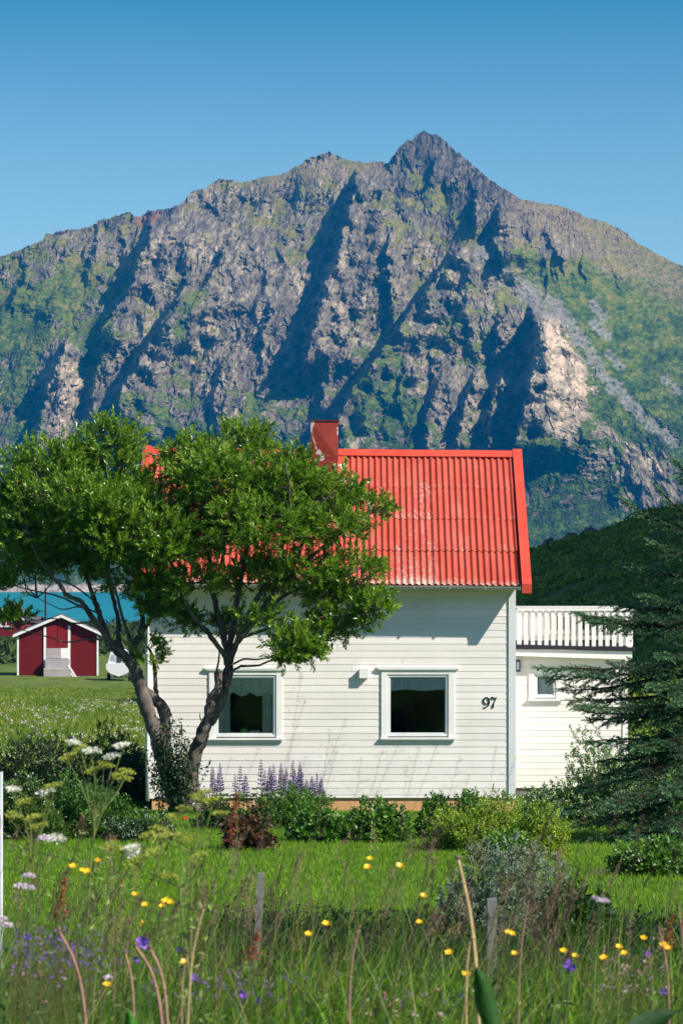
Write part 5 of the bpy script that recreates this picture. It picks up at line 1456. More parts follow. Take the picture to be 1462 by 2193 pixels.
# silver artemisia and the dark coarse plant beside it
shrub_at('artemisia_bush', 'large silvery grey-green wormwood bush at the front of the lawn', 1080, 2010, 135, 1795, 3000, 0.024, 0.011, [(0.0, (0.05, 0.075, 0.05)), (0.5, (0.14, 0.19, 0.13)), (1.0, (0.26, 0.31, 0.22))], tuft=12, up=1.3, seed=20, rough=0.8, lump=0.3, trans=0.15)
shrub_at('coarse_leafed_plant', 'dark green lobed-leaf plant right of the silvery bush', 1225, 2020, 62, 1915, 260, 0.075, 0.05, [(0.0, (0.008, 0.03, 0.008)), (1.0, (0.03, 0.085, 0.015))], seed=21, up=0.3, cat='plant')
# orange stone mound showing between the spruce branches
g = Geo(); d = unit(RG.normal(size=(1, 3)))
p = P3(1385, 1665, 45.0)
th = np.linspace(0, 2 * math.pi, 25)[:-1]; V = []
for k, ph in enumerate(np.linspace(0.02, 1.5, 9)):
    for a in th:
        r_ = 1 + 0.13 * math.sin(a * 3 + k) + 0.08 * math.cos(a * 5)
        V.append((p[0] + 0.36 * math.cos(a) * math.cos(ph) * r_, p[1] + 0.3 * math.sin(a) * math.cos(ph) * r_, p[2] - 0.3 + 0.45 * math.sin(ph) * r_))
g.add(V, [(k * 24 + q, k * 24 + (q + 1) % 24, (k + 1) * 24 + (q + 1) % 24, (k + 1) * 24 + q) for k in range(8) for q in range(24)])
g.tube([(p[0], p[1], gz(p[0], p[1]) - 0.1), (p[0], p[1], p[2] - 0.25)], [0.5, 0.42], 14)
tag(g.build('boulder', varied('orange_lichened_stone', [(0.3, (0.20, 0.09, 0.04)), (0.6, (0.42, 0.20, 0.07)), (0.75, (0.5, 0.34, 0.2))], 0.9, 0.1, 5, (1, 1, 1), 0.6, 0.03), origin=(p[0], p[1], gz(p[0], p[1]))), 'orange lichen-covered boulder glimpsed between the spruce branches', 'boulder')

# ---- lupins
stemm = mat('green_stem', (0.055, 0.10, 0.03), 0.7)
lup_leaf = leafmat('lupin_leaf', GRN, 0.5, 0.4, 0.3)
lupm = leafmat('lupin_floret', [(0.0, (0.030, 0.010, 0.09)), (0.5, (0.09, 0.045, 0.25)), (0.75, (0.28, 0.20, 0.40)), (1.0, (0.62, 0.54, 0.64))], 0.6, 0.3, 0.2, (1, 1, 1.1))
def make_lupin(h, dens):
    o = thing('lupin', 'lupin', 'flower', (0, 0, 0))
    g = Geo(); g.tube([(0, 0, 0), (0.01, 0, h * 0.5), (0.0, 0, h)], [0.007, 0.006, 0.003], 5); g.build('stem', stemm, o)
    g = Geo(); z = h * 0.45; g.tube([(0.008, 0, h * 0.44), (0.0, 0, h * 1.01)], [0.006, 0.003], 5, rnd=0.2)
    while z < h * 1.0:
        f = (z / h - 0.45) / 0.55; r_ = 0.052 * (1 - f) ** 0.6 + 0.006
        m = 9; a = np.arange(m) * 6.28 / m + RG.random() * 6
        leaves(g, np.stack([np.cos(a) * r_ * 0.3, np.sin(a) * r_ * 0.3, np.full(m, z)], 1), np.stack([np.cos(a), np.sin(a), np.full(m, 0.5)], 1), r_ * 0.95, r_ * 0.5, rnd=np.clip(RG.random(m) * 0.95 + (0.35 if f < 0.3 and dens < 1 else 0), 0, 1), fold=0.4, wide=0.7)
        z += 0.026 * (1.25 - 0.5 * f) / dens
    g.build('flower_spike', lupm, o)
    g = Geo()
    for k in range(7):
        a0 = random.random() * 6.28; zz = h * random.uniform(0.12, 0.42); c = np.array((math.cos(a0) * 0.12, math.sin(a0) * 0.10, zz + 0.06))
        g.tube([(0, 0, zz), tuple(c)], 0.0025, 3, rnd=0.4)
        m = 9; a = np.arange(m) * 6.28 / m
        leaves(g, np.repeat(c[None], m, 0), np.stack([np.cos(a), np.sin(a), 0.25 + 0 * a], 1), 0.075, 0.02, rnd=random.random(), fold=0.2)
    g.build('leaf', lup_leaf, o)
    return o
protos = [make_lupin(0.62, 1.0), make_lupin(0.55, 0.75), make_lupin(0.7, 1.2)]
LUP = sorted([(427,1690),(459,1641),(464,1655),(473,1634),(504,1658),(512,1640),(521,1656),(530,1662),(559,1626),(566,1650),(575,1640),(584,1652),(588,1637),(604,1634),(613,1644),(625,1628),(631,1648),(641,1640),(649,1632),(660,1668),(668,1662),(681,1655),(686,1665),(693,1690)])
used = set()
for i, (px, py) in enumerate(LUP):
    Y = 48.9 + 0.25 * ((i * 7) % 5 - 2); p = P3(px, py, Y); z0 = gz(p[0], Y)
    k = (0, 2, 1)[i % 3] if px > 535 or px < 480 else 1
    if px > 600 and k == 1: k = 2
    src = protos[k]
    if k in used: o = copy_tree(src)
    else: o = src; used.add(k)
    hh = (0.62, 0.55, 0.7)[k]
    s = (p[2] - z0) / hh
    o.location = (p[0], Y, z0); o.scale = (1.25, 1.25, s); o.rotation_euler = (random.uniform(-.03, .03), random.uniform(-0.06, 0.06), random.random() * 6)
    nb_ = ['first', 'second', 'third', 'fourth', 'fifth', 'sixth', 'seventh', 'eighth', 'ninth', 'tenth', 'eleventh', 'twelfth'][min(i, 11)] if i < 12 else ['twelfth', 'eleventh', 'tenth', 'ninth', 'eighth', 'seventh', 'sixth', 'fifth', 'fourth', 'third', 'second', 'first'][i - 12]
    o['label'] = f"purple lupin spike, {nb_} from the {'left' if i < 12 else 'right'} in the row at the white wall"
    o['group'] = 'lupins against the house wall'

# ---- hillside rocks and scrub
rockm = varied('dark_hill_rock', [(0.3, (0.05, 0.05, 0.052)), (0.7, (0.15, 0.14, 0.14))], 0.9, 0.2, 2, (1, 1, 1), 0.6, 0.1)
def rock(px, Y, w, h, lab, dz_=0.0):
    x = (px - CX) / F * Y; z0 = gz(x, Y) + dz_
    g = Geo(); n = 10; V = []
    for k, ph in enumerate((-0.3, 0.2, 0.7, 1.15, 1.5)):
        for q in range(n):
            a = q / n * 6.283; r_ = 1 + random.uniform(-0.22, 0.22)
            V.append((x + w * math.cos(a) * math.cos(ph) * r_, Y + w * math.sin(a) * math.cos(ph) * r_, z0 + h * math.sin(ph) * (1 + random.uniform(-.15, .15))))
    g.add(V, [(k * n + q, k * n + (q + 1) % n, (k + 1) * n + (q + 1) % n, (k + 1) * n + q) for k in range(4) for q in range(n)])
    g.add(V[-n:], [tuple(range(n))])
    tag(g.build('boulder', rockm, origin=(x, Y, z0)), lab, 'boulder', 'boulders on the dark hillside')
rock(1262, 196, 0.8, 1.05, 'pointed dark boulder on the skyline of the dark green hill')
rock(1175, 194, 0.6, 0.9, 'small boulder on the hill skyline close to the red bargeboard')
rock(1305, 118, 0.28, 0.30, 'pale rock low on the dark hillside above the terrace railing')
rock(1222, 196, 0.9, 0.8, 'flat boulder lying left of the pointed skyline boulder')
g = Geo()
n = 5200; y = RG.uniform(70, 212, n); u = RG.uniform(380, 760, n); x = u / F * y + RG.normal(size=n) * 0.3
z = gh(x, y); m = vn(x * 0.55, y * 0.3, 9) > -0.35
x, y, z = x[m], y[m], z[m]; n = len(x)
for k in range(n):
    h = random.uniform(0.06, 0.42) ** 1.1; mm_ = 18
    d = unit(RG.normal(size=(mm_, 3))); d[:, 2] = abs(d[:, 2])
    leaves(g, np.array((x[k], y[k], z[k])) + d * np.array((h * 1.3, h * 1.3, h * 0.8)), d + RG.normal(size=d.shape) * 0.5, 0.22 * h + 0.12, 0.16, rnd=np.clip(random.random() * 0.7 + RG.random(mm_) * 0.3, 0, 1))
for (px, Y, w) in ((1358, 207, 0.9), (1375, 207, 0.7), (1390, 206, 0.5), (1250, 208, 0.4)):
    x0_ = (px - CX) / F * Y; c0 = np.array((x0_, Y, gz(x0_, Y) + 0.2)); mm_ = 350
    d = unit(RG.normal(size=(mm_, 3))); d[:, 2] = abs(d[:, 2])
    leaves(g, c0 + d * RG.random((mm_, 1)) ** .5 * np.array((w, w, w * 0.75)), d + RG.normal(size=d.shape) * 0.6, 0.16, 0.09, rnd=RG.random(mm_) * 0.3)
tag(g.build('hillside_scrub', leafmat('scrub_leaf', [(0, (0.03, 0.08, 0.012)), (0.6, (0.15, 0.24, 0.030)), (1, (0.32, 0.32, 0.07))], 0.8, 0.2, 0.1)), kind='stuff')
# scrub along the field edge beyond the boathouse
g = Geo(); n = 900
y = RG.uniform(205, 520, n); x = (RG.uniform(-60, 330, n) - CX) / F * y; z = gh(x, y)
m = (vn(x * 0.08, y * 0.03, 19) > 0.0) & (np.hypot(x - bx(125), y - 200) > 11); x, y, z = x[m], y[m], z[m]
for k in range(len(x)):
    h = random.uniform(0.4, 1.5); mm_ = 34; d = unit(RG.normal(size=(mm_, 3))); d[:, 2] = abs(d[:, 2])
    leaves(g, np.array((x[k], y[k], z[k])) + d * np.array((h * 1.5, h * 1.5, h * 0.8)), d + RG.normal(size=d.shape) * 0.5, 0.6 * h, 0.35 * h, rnd=np.clip(random.random() * 0.6 + RG.random(mm_) * 0.3, 0, 1))
tag(g.build('fjordside_scrub', leafmat('fjordside_scrub_leaf', [(0, (0.010, 0.026, 0.007)), (1, (0.06, 0.09, 0.02))], 0.8, 0.2, 0.1)), kind='stuff')

# ================================================================== GRASS AND FLOWERS
grass_leaf = leafmat('lawn_grass', [(0.0, (0.06, 0.13, 0.004)), (0.5, (0.15, 0.29, 0.008)), (0.85, (0.26, 0.40, 0.015)), (1.0, (0.38, 0.38, 0.06))], 0.5, 0.35, 0.35)
def in_house(x, y): return (x > hx(310)) & (x < ax(1345)) & (y > 49.7)
# lawn
g = Geo(); n = 210000
y = 20.5 + 30.5 * RG.random(n) ** 0.85; x = RG.uniform(-0.155, 0.155, n) * y
k = ~in_house(x, y); x, y = x[k], y[k]; n = len(x)
pat = 0.5 + 0.35 * fbm(x * 0.8, y * 0.8, 3, 33)
H = RG.uniform(0.03, 0.065, n) * (1 + 0.5 * pat); 
blades(g, np.stack([x, y, gh(x, y) - 0.005], 1), H, RG.uniform(0.006, 0.011, n), RG.normal(size=(n, 2)) * 0.35, rnd=np.clip(0.2 + 0.4 * pat + RG.normal(size=n) * 0.16, 0, 1), segs=2)
tag(g.build('lawn_grass', grass_leaf), kind='stuff')
# longer grass at the far side and under the shrubs, plus the meadow behind
g = Geo(); n = 60000
y = 50.5 + 120 * RG.random(n) ** 1.5; x = (RG.uniform(-60, 330, n) - CX) / F * y
H = RG.uniform(0.12, 0.42, n) * np.interp(y, [50, 90, 120, 170], [1.0, 1.0, 0.6, 0.12]) * (0.4 + 0.8 * np.clip(0.5 + vn(x * 0.3, y * 0.15, 8), 0, 1))
P = np.stack([x, y, gh(x, y) - 0.01], 1)
cl = 0.5 + 0.5 * vn(x * 0.35, y * 0.2, 12)
blades(g, P, H, np.interp(y, [50, 145], [0.018, 0.045]), RG.normal(size=(n, 2)) * 0.5, rnd=np.clip(0.35 + 0.4 * cl + RG.normal(size=n) * 0.2, 0, 1), segs=2)
tag(g.build('field_grass', leafmat('field_grass_blade', [(0.0, (0.03, 0.07, 0.008)), (0.45, (0.10, 0.18, 0.014)), (0.8, (0.22, 0.27, 0.030)), (1.0, (0.36, 0.34, 0.07))], 0.6, 0.3, 0.3)), kind='stuff')
g = Geo(); n = 850      # far meadow flowers (uncountable specks)
y = 51 + 62 * RG.random(n); x = (RG.uniform(-40, 325, n) - CX) / F * y
m = vn(x * 0.45, y * 0.22, 15) > -0.12; x, y = x[m], y[m]; n = len(x)
P = np.stack([x, y, gh(x, y) + RG.uniform(0.25, 0.48, n)], 1)
rc_ = np.repeat(RG.random(n), 7)
Pq = np.repeat(P, 7, 0) + RG.normal(size=(n * 7, 3)) * np.array((0.035, 0.035, 0.010))
leaves(g, Pq, RG.normal(size=(n * 7, 3)) + np.array((0, -0.4, 0.5)), 0.035, 0.03, rnd=rc_, fold=0)
tag(g.build('field_flowers', leafmat('field_petals', [(0.0, (0.30, 0.20, 0.38)), (0.25, (0.50, 0.40, 0.45)), (0.5, (0.62, 0.58, 0.52)), (0.9, (0.66, 0.64, 0.50)), (1.0, (0.45, 0.42, 0.10))], 0.8, 0.2, 0.1, (1, 1, 1))), kind='stuff')

# ---- fence
postm = varied('weathered_grey_wood', [(0.3, (0.10, 0.095, 0.09)), (0.7, (0.26, 0.25, 0.245))], 0.85, 0.2, 7, (1, 1, 0.15), 0.5, 0.006)
fence = thing('wire_fence', 'wire fence with two weathered wooden posts and a pale gatepost', 'fence', P3(553, 2080, 19.0))
FY = 19.0
def post(px0, px1, pyt, Y, pyb, lean=0.0, m=postm, lab=None, th=0.08):
    g = Geo(); a, b = P3(px0, pyt, Y), P3(px1, pyt, Y)
    zb_ = gz(a[0], Y) - 0.2; w = b[0] - a[0]
    xo = lean
    V = [(a[0] + xo, Y, zb_), (b[0] + xo, Y, zb_), (b[0] + xo, Y + th, zb_), (a[0] + xo, Y + th, zb_), (a[0], Y, a[2]), (b[0], Y, a[2] + 0.004), (b[0], Y + th, a[2]), (a[0], Y + th, a[2] - 0.004)]
    # bevelled section: split sides a little
    g.add(V, [(0,3,2,1),(4,5,6,7),(0,1,5,4),(1,2,6,5),(2,3,7,6),(3,0,4,7)])
    g.box((a[0] - 0.004 + xo * 0.4, Y - 0.006, a[2] - 0.25), (a[0] + 0.012 + xo * 0.4, Y + 0.02, a[2] - 0.235))
    o = g.build('post', m, fence)
    if lab: tag(o, lab)
    return o
post(551, 566, 1871, FY, 2080, -0.055, lab='leaning post with pinkish stain')
post(1043, 1064, 1926, 16.0, 2100, 0.0)
pale = varied('pale_painted_post', [(0.3, (0.42, 0.45, 0.48)), (0.7, (0.60, 0.63, 0.66))], 0.7, 0.2, 4)
post(-24, 3, 1655, 15.0, 1990, 0.0, pale, 'pale painted gatepost')
wirem = mat('rusty_wire', (0.05, 0.04, 0.035), 0.6, 0.4, 0.5)
A = [P3(-8, 1800, 15.0), P3(555, 1925, FY), P3(1050, 1965, 16.0), P3(1600, 1990, 13.0)]
for k in range(3):
    g = Geo(); pts = []
    for a, b in zip(A[:-1], A[1:]):
        for q in np.linspace(0, 1, 9)[:-1]:
            p = a * (1 - q) + b * q; pts.append((p[0], p[1] - 0.005, p[2] - 0.14 * k - 0.03 * math.sin(q * math.pi)))
    pts.append(A[-1] - np.array((0, 0, 0.14 * k)))
    g.tube(pts, 0.0018, 4, cap=False); g.build('wire', wirem, fence)

# ---- near meadow
mg = leafmat('meadow_grass_blade', [(0.0, (0.006, 0.022, 0.003)), (0.38, (0.035, 0.105, 0.004)), (0.68, (0.13, 0.29, 0.008)), (0.88, (0.34, 0.44, 0.04)), (1.0, (0.48, 0.36, 0.16))], 0.45, 0.4, 0.45)
g = Geo(); n = 52000
y = 6.4 + 15.5 * RG.random(n) ** 1.05; x = RG.uniform(-0.16, 0.16, n) * y
z = gh(x, y)
dens = np.clip(0.55 + 0.7 * vn(x * 1.1, y * 0.9, 23), 0.08, 1)
k = RG.random(n) < dens; x, y, z = x[k], y[k], z[k]; n = len(x)
H = RG.uniform(0.16, 0.50, n) * np.interp(y, [6.5, 11, 14, 21.5], [1.0, 1.0, 0.65, 0.22])
wind = np.stack([RG.normal(size=n) * 0.50 + 0.15, RG.normal(size=n) * 0.35], 1)
blades(g, np.stack([x, y, z - 0.01], 1), H, RG.uniform(0.0035, 0.0075, n), wind, rnd=np.clip(RG.normal(size=n) * 0.27 + 0.42 + 0.25 * vn(x * 0.9, y * 0.9, 24), 0, 1), segs=4)
n = 2200                                       # tall thin stems
y = 7.0 + 7.5 * RG.random(n); x = RG.uniform(-0.15, 0.15, n) * y
blades(g, np.stack([x, y, gh(x, y)], 1), RG.uniform(0.35, 0.8, n), 0.0035, np.stack([RG.normal(size=n) * 0.34 + 0.25, RG.normal(size=n) * 0.25], 1), rnd=np.clip(RG.random(n) * 0.9 + 0.1, 0, 1), segs=5)
n = 24000                                       # broad low leaves between the blades
y = 6.4 + 12 * RG.random(n); x = RG.uniform(-0.16, 0.16, n) * y
leaves(g, np.stack([x, y, gh(x, y) + RG.random(n) * 0.22], 1), RG.normal(size=(n, 3)) * np.array((1, 1, 0.6)) + np.array((0, 0, 0.6)), RG.uniform(0.03, 0.09, n), RG.uniform(0.012, 0.035, n), rnd=RG.random(n) * 0.75, fold=0.15)
tag(g.build('meadow_grass', mg), kind='stuff')

# seeding grass heads: thin stem plus loose panicle of spikelets
pan_m = leafmat('grass_panicle', [(0.0, (0.06, 0.032, 0.035)), (0.4, (0.17, 0.105, 0.085)), (0.7, (0.30, 0.21, 0.13)), (1.0, (0.44, 0.35, 0.18))], 0.7, 0.2, 0.3, (1.1, 1, 1))
def panicle(g, p0, top, plen, spread, n, sz, rn, th=0.0014):
    p0 = np.array(p0); top = np.array(top)
    lean = top - p0; mid = p0 + lean * np.array((0.3, 0.3, 0.55))
    C, rr_ = smooth([p0, mid, top], [th * 1.3, th, th * 0.5], 5); g.tube(C, rr_, 3, rnd=rn, cap=False)
    ax_ = unit(C[-1] - C[-4])
    q = RG.random(n) ** 0.8
    an = RG.random(n) * 6.28; r_ = spread * (1 - q) ** 0.7 * RG.uniform(0.4, 1, n)
    S1 = unit(np.cross(ax_, (0, 1, 0.1))); S2 = np.cross(ax_, S1)
    base = top - ax_ * plen * (1 - q)[:, None]
    off = (np.cos(an)[:, None] * S1 + np.sin(an)[:, None] * S2) * r_[:, None] + ax_ * r_[:, None] * 0.7
    P = base + off
    leaves(g, P, unit(off + ax_ * 0.02 + 1e-4) + ax_ * 0.5, sz * RG.uniform(0.7, 1.3, n), sz * 0.42, rnd=np.clip(rn + RG.normal(size=n) * 0.15, 0, 1), fold=0.3)
    # hair-thin side branches
    V = np.stack([base, base + np.array((0, 0, 0.0008)), P], 1).reshape(-1, 3)
    g.add(V, np.arange(n * 3).reshape(-1, 3), 0, rn)
g = Geo()
for k in range(120):
    Y = random.uniform(7.5, 16); px = random.uniform(-30, 1500); x = (px - CX) / F * Y; z0 = gz(x, Y)
    h = random.uniform(0.55, 0.95)
    panicle(g, (x, Y, z0), (x + random.uniform(-0.1, 0.36), Y, z0 + h), random.uniform(0.10, 0.2), random.uniform(0.012, 0.045), random.randint(30, 60), 0.0095, random.random())
# denser brown sprays, where the photo shows them
for (px, py, w, h_, cnt) in ((1180, 1960, 130, 110, 60), (960, 1960, 70, 80, 26), (260, 1930, 170, 70, 40), (900, 1800, 70, 60, 14), (560, 1880, 110, 60, 20), (700, 1990, 140, 50, 20), (120, 2050, 110, 60, 24), (1150, 1850, 90, 70, 14), (340, 1990, 180, 70, 36), (80, 1850, 110, 90, 24), (450, 1900, 120, 70, 20), (1320, 2080, 150, 70, 30), (600, 2100, 300, 60, 50), (200, 2120, 200, 60, 40)):
    for k in range(int(cnt * 0.7)):
        Y = random.uniform(9, 13); a = px + random.gauss(0, w * 0.5); b = py + random.gauss(0, h_ * 0.5)
        p = P3(a, b, Y); x0_ = p[0] - random.uniform(0.0, 0.25)
        panicle(g, (x0_, Y, gz(x0_, Y)), p, random.uniform(0.08, 0.16), random.uniform(0.010, 0.03), 46, 0.0105, random.random())
# tall purple haze of bent-grass in front of the facade
for (px, py, Y) in ((640,1440,8.5),(655,1500,9),(700,1560,9),(560,1600,9),(740,1540,8.2),(660,1620,8.6),(900,1600,9),(870,1570,8),(930,1590,8.6),(820,1590,9),(990,1620,8.3),(1060,1600,9.2),(1110,1620,8.8),(780,1625,9),(600,1660,9),(1000,1660,9.3),(1200,1700,8.5),(1330,1690,8.4),(1390,1620,9),(1290,1640,8.8),(960,1680,8),(720,1610,8.1),(870,1640,9),(500,1620,9.2)):
    p = P3(px + random.uniform(-8, 8), py, Y); x0_ = p[0] - random.uniform(0.05, 0.35)
    panicle(g, (x0_, Y, gz(x0_, Y)), p, random.uniform(0.18, 0.30), random.uniform(0.05, 0.10), 34, 0.0055, 0.15 + random.random() * 0.3, 0.0008)
# dark narrow foxtail heads bending in the wind
for (px, py) in ((310, 1820), (235, 1760), (335, 1870), (160, 1830), (205, 1840), (265, 1880), (440, 1830), (560, 1790), (640, 1830), (100, 1900), (480, 1800), (1180, 1740), (1260, 1730), (1320, 1740), (1400, 1860), (1440, 1840), (700, 1760), (1240, 1850), (370, 1790)):
    Y = random.uniform(8, 10); p = P3(px, py, Y); x0_ = p[0] - random.uniform(0.1, 0.3)
    panicle(g, (x0_, Y, gz(x0_, Y)), p, 0.07, 0.005, 80, 0.007, 0.1, 0.0013)
tag(g.build('seeding_grass', pan_m), kind='stuff')

# ---- individual wild flowers
stem2 = mat('wildflower_stem', (0.06, 0.11, 0.03), 0.7)
def flower_base(name, label, cat, p, group, lean=None, r=0.0014, top=None):
    x0_ = p[0] - (random.uniform(-0.04, 0.12) if lean is None else lean); Y = p[1]; z0 = gz(x0_, Y)
    o = thing(name, label, cat, (x0_, Y, z0), group)
    g = Geo(); C, rr_ = smooth([(x0_, Y, z0 - 0.02), (x0_ + (p[0] - x0_) * 0.3, Y, z0 + (p[2] - z0) * 0.6), tuple(p)], [r * 1.4, r * 1.1, r], 4)
    g.tube(C, rr_, 5)
    # a few narrow leaves on the stem
    m = 5; j = RG.integers(1, len(C) - 3, m)
    leaves(g, C[j], RG.normal(size=(m, 3)) * np.array((1, 1, 0.3)) + np.array((0, 0, 0.5)), 0.05, 0.010)
    g.build('stem', stem2, o)
    return o
petal_y = mat('buttercup_petal', (0.85, 0.52, 0.005), 0.3, 0.5); cent_y = mat('buttercup_centre', (0.45, 0.30, 0.01), 0.8)
petal_p = leafmat('geranium_petal', [(0, (0.10, 0.03, 0.34)), (1, (0.24, 0.10, 0.55))], 0.5, 0.3, 0.2, (1, 1, 1))
petal_k = leafmat('pink_floret', [(0, (0.55, 0.40, 0.52)), (1, (0.75, 0.66, 0.74))], 0.7, 0.2, 0.2, (1, 1, 1))
petal_w = leafmat('umbel_floret', [(0, (0.55, 0.58, 0.42)), (0.5, (0.72, 0.72, 0.62)), (1, (0.78, 0.78, 0.72))], 0.7, 0.2, 0.2, (1, 1, 1))
umb_g = leafmat('green_umbel', [(0, (0.20, 0.25, 0.035)), (1, (0.44, 0.45, 0.10))], 0.7, 0.2, 0.3)
BUT = [(157,1860,'left of a pair above the pink yarrow'),(210,1847,'highest of the cluster at left of the lawn'),(178,1868,'small, between the two larger ones at left'),(188,1871,'lowest of the left cluster'),(289,1920,'alone among brown grass heads left of centre'),(311,1942,'small, below the lone one left of centre'),(356,1934,'upper of three close together left of the leaning post'),(348,1945,'lower left of three close together'),(364,1937,'right of three close together'),(307,1982,'directly above a purple geranium'),(396,2065,'largest and lowest, left of the leaning post'),(660,2005,'ragged, against the dark shade right of the leaning post'),(698,1983,'flat, upper right of the ragged one'),(230,2114,'small, low at the left near the brown stems'),(792,1843,'upper of two above mid lawn'),(787,1862,'lower of two above mid lawn'),(856,1859,'wide, against the lawn below the green shrub'),(906,1922,'small, at the left of the silvery bush'),(898,1979,'below the small one left of the silvery bush'),(961,2045,'left of the tall straw-coloured stem'),(998,2091,'beside the big dark leaf'),(1088,2000,'just right of the upright post top'),(1096,2004,'tight against the flower right of the post'),(1101,2046,'right of the upright post, lower'),(1206,2041,'above left of the large purple geranium'),(1231,2051,'above right of the large purple geranium'),(1292,2056,'small, right of the large geranium'),(1324,2032,'larger, in the pair right of the geranium'),(1336,2046,'lower one in the pair right of the geranium'),(1377,2013,'highest at the right side'),(1420,2029,'left of the pair at the right edge'),(1429,2035,'right of the pair at the right edge')]
for i, (px, py, lab) in enumerate(BUT):
    Y = 7.6 + ((i * 37) % 10) * 0.12; p = P3(px, py, Y)
    if (p[2] - gz(p[0], Y)) > 0.9: Y *= 0.93; p = P3(px, py, Y)
    o = flower_base('buttercup', 'yellow buttercup, ' + lab, 'flower', p, 'buttercups in the meadow')
    g = Geo(); a = np.arange(5) * 2 * math.pi / 5 + RG.random()
    s = random.uniform(0.85, 1.1); tl = RG.uniform(-.2, .2, 2)
    D = np.stack([np.cos(a), np.sin(a) * 0.8 - 0.45, 0.65 + 0.45 * np.sin(a) + tl[0] * np.cos(a)], 1)
    leaves(g, np.repeat(p[None], 5, 0), D, 0.0175 * s, 0.0185 * s, np.stack([-np.cos(a), -np.sin(a), 1 + 0 * a], 1), fold=0.15, wide=0.65)
    g.build('petals', petal_y, o)
    g = Geo(); lathe(g, [(0, 0), (0.004, 0.001), (0.004, 0.005), (0, 0.007)], p, 7); g.build('flower_centre', cent_y, o)
GER = [(305,2018,'round, below a buttercup left of centre'),(290,2056,'lower left of the round one'),(387,2032,'pale, between brown stems'),(38,2001,'near the left edge'),(61,2006,'right neighbour of the one near the left edge'),(107,2091,'low down at the left'),(62,2035,'faded, below the pair at the left edge'),(415,2093,'drooping, below the large buttercup'),(510,2102,'dark, left of a pair at bottom centre'),(521,2130,'middle of three at bottom centre'),(552,2145,'lowest of three at bottom centre'),(1219,2067,'large and open, under two buttercups at the right'),(986,2135,'twin bloom left of the straw stem'),(1386,2041,'small, between buttercups at the right'),(1419,2123,'low at the right edge over the big leaf')]
for i, (px, py, lab) in enumerate(GER):
    Y = 7.7 + ((i * 53) % 10) * 0.1; p = P3(px, py, Y); big_ = 1.6 if px in (1219, 305) else 1.0
    o = flower_base('purple_geranium', 'purple geranium flower, ' + lab, 'flower', p, 'purple meadow geraniums')
    g = Geo(); a = np.arange(5) * 2 * math.pi / 5 + RG.random()
    leaves(g, np.repeat(p[None], 5, 0), np.stack([np.cos(a), -0.5 + 0 * a, np.sin(a) * 0.9], 1), 0.0155 * big_, 0.014 * big_, fold=0.1, wide=0.6, rnd=RG.random(5))
    g.build('petals', petal_p, o)
YAR = [(93,1797,'highest, above the left buttercups'),(61,1878,'upper of three by the left gatepost'),(45,1899,'lower left of three by the gatepost'),(63,1903,'lower right of three by the gatepost'),(3,1970,'cut by the left edge'),(15,1984,'low beside the left edge'),(1290,1931,'single on the right over the lawn'),(1275,1925,'small bud beside the single right one'),(232,2095,'white, small, among brown stems at the left')]
for i, (px, py, lab) in enumerate(YAR):
    Y = 7.6 + (i % 4) * 0.15; p = P3(px, py, Y)
    o = flower_base('yarrow', 'pale pink yarrow head, ' + lab, 'flower', p, 'pink yarrow heads', r=0.0016)
    g = Geo(); m = 120 if i not in (7, 8) else 60; rr_ = 0.019 if i not in (7, 8) else 0.011
    d = unit(RG.normal(size=(m, 3))); d[:, 2] = abs(d[:, 2])
    c_ = p + d * np.array((rr_, rr_, rr_ * 0.5)) * RG.random((m, 1)) ** 0.3
    leaves(g, c_, d + RG.normal(size=d.shape) * 0.6, 0.006, 0.0055, rnd=RG.random(m), fold=0.1)
    g.build('flower_head', petal_k, o)
# cow parsley and angelica umbels: stem, rays, florets
def umbel(gs, gf, c, ax_, R_, n, m, sz):
    ax_ = unit(ax_); S1 = unit(np.cross(ax_, (0.1, 1, 0))); S2 = np.cross(ax_, S1)
    for k in range(n):
        a = k * 2.4; rr_ = R_ * math.sqrt((k + 0.5) / n)
        e = c + (S1 * math.cos(a) + S2 * math.sin(a)) * rr_ + ax_ * R_ * (0.75 - 0.2 * (rr_ / R_) ** 2)
        gs.tube([c, e], 0.0007, 3, cap=False)
        d = unit(RG.normal(size=(m, 3)) * np.array((1, 1, 0.4))); 
        leaves(gf, e + d * R_ * 0.22 * RG.random((m, 1)), d + ax_ * 0.6, sz, sz * 0.9, rnd=RG.random(m), fold=0.1)
COW = [('cow_parsley', 'tall cow parsley with four white umbels in front of the dark hedge shrub', 'plant', (185, 1950), 9.4, [(157,1592,0),(197,1612,0),(262,1600,0),(242,1622,0),(148,1625,1),(222,1640,1),(205,1655,1),(270,1655,1),(175,1605,1),(255,1670,1)]),
       ('cow_parsley', 'cow parsley with two small white umbels near the left gatepost', 'plant', (60, 1960), 9.0, [(30,1692,0),(103,1700,0),(115,1690,1),(55,1720,1),(25,1750,1),(75,1755,1),(85,1775,1)]),
       ('cow_parsley', 'leaning cow parsley with tiny white umbels over the left lawn', 'plant', (200, 2020), 8.4, [(285,1818,0),(290,1832,0),(240,1815,1),(262,1822,1),(320,1790,1),(345,1800,1),(118,1800,0)]),
       ('angelica', 'yellow-green branching angelica rising in front of the willow foot', 'plant', (408, 1980), 8.6, [(420,1712,1),(455,1716,1),(395,1735,1),(438,1700,1),(340,1780,1),(375,1750,1),(470,1745,1)]),
       ('angelica', 'yellow-green umbel plant leaning across the lawn below the willow', 'plant', (410, 2000), 7.9, [(335,1830,1),(300,1850,1),(385,1800,1),(360,1880,1),(430,1840,1)])]
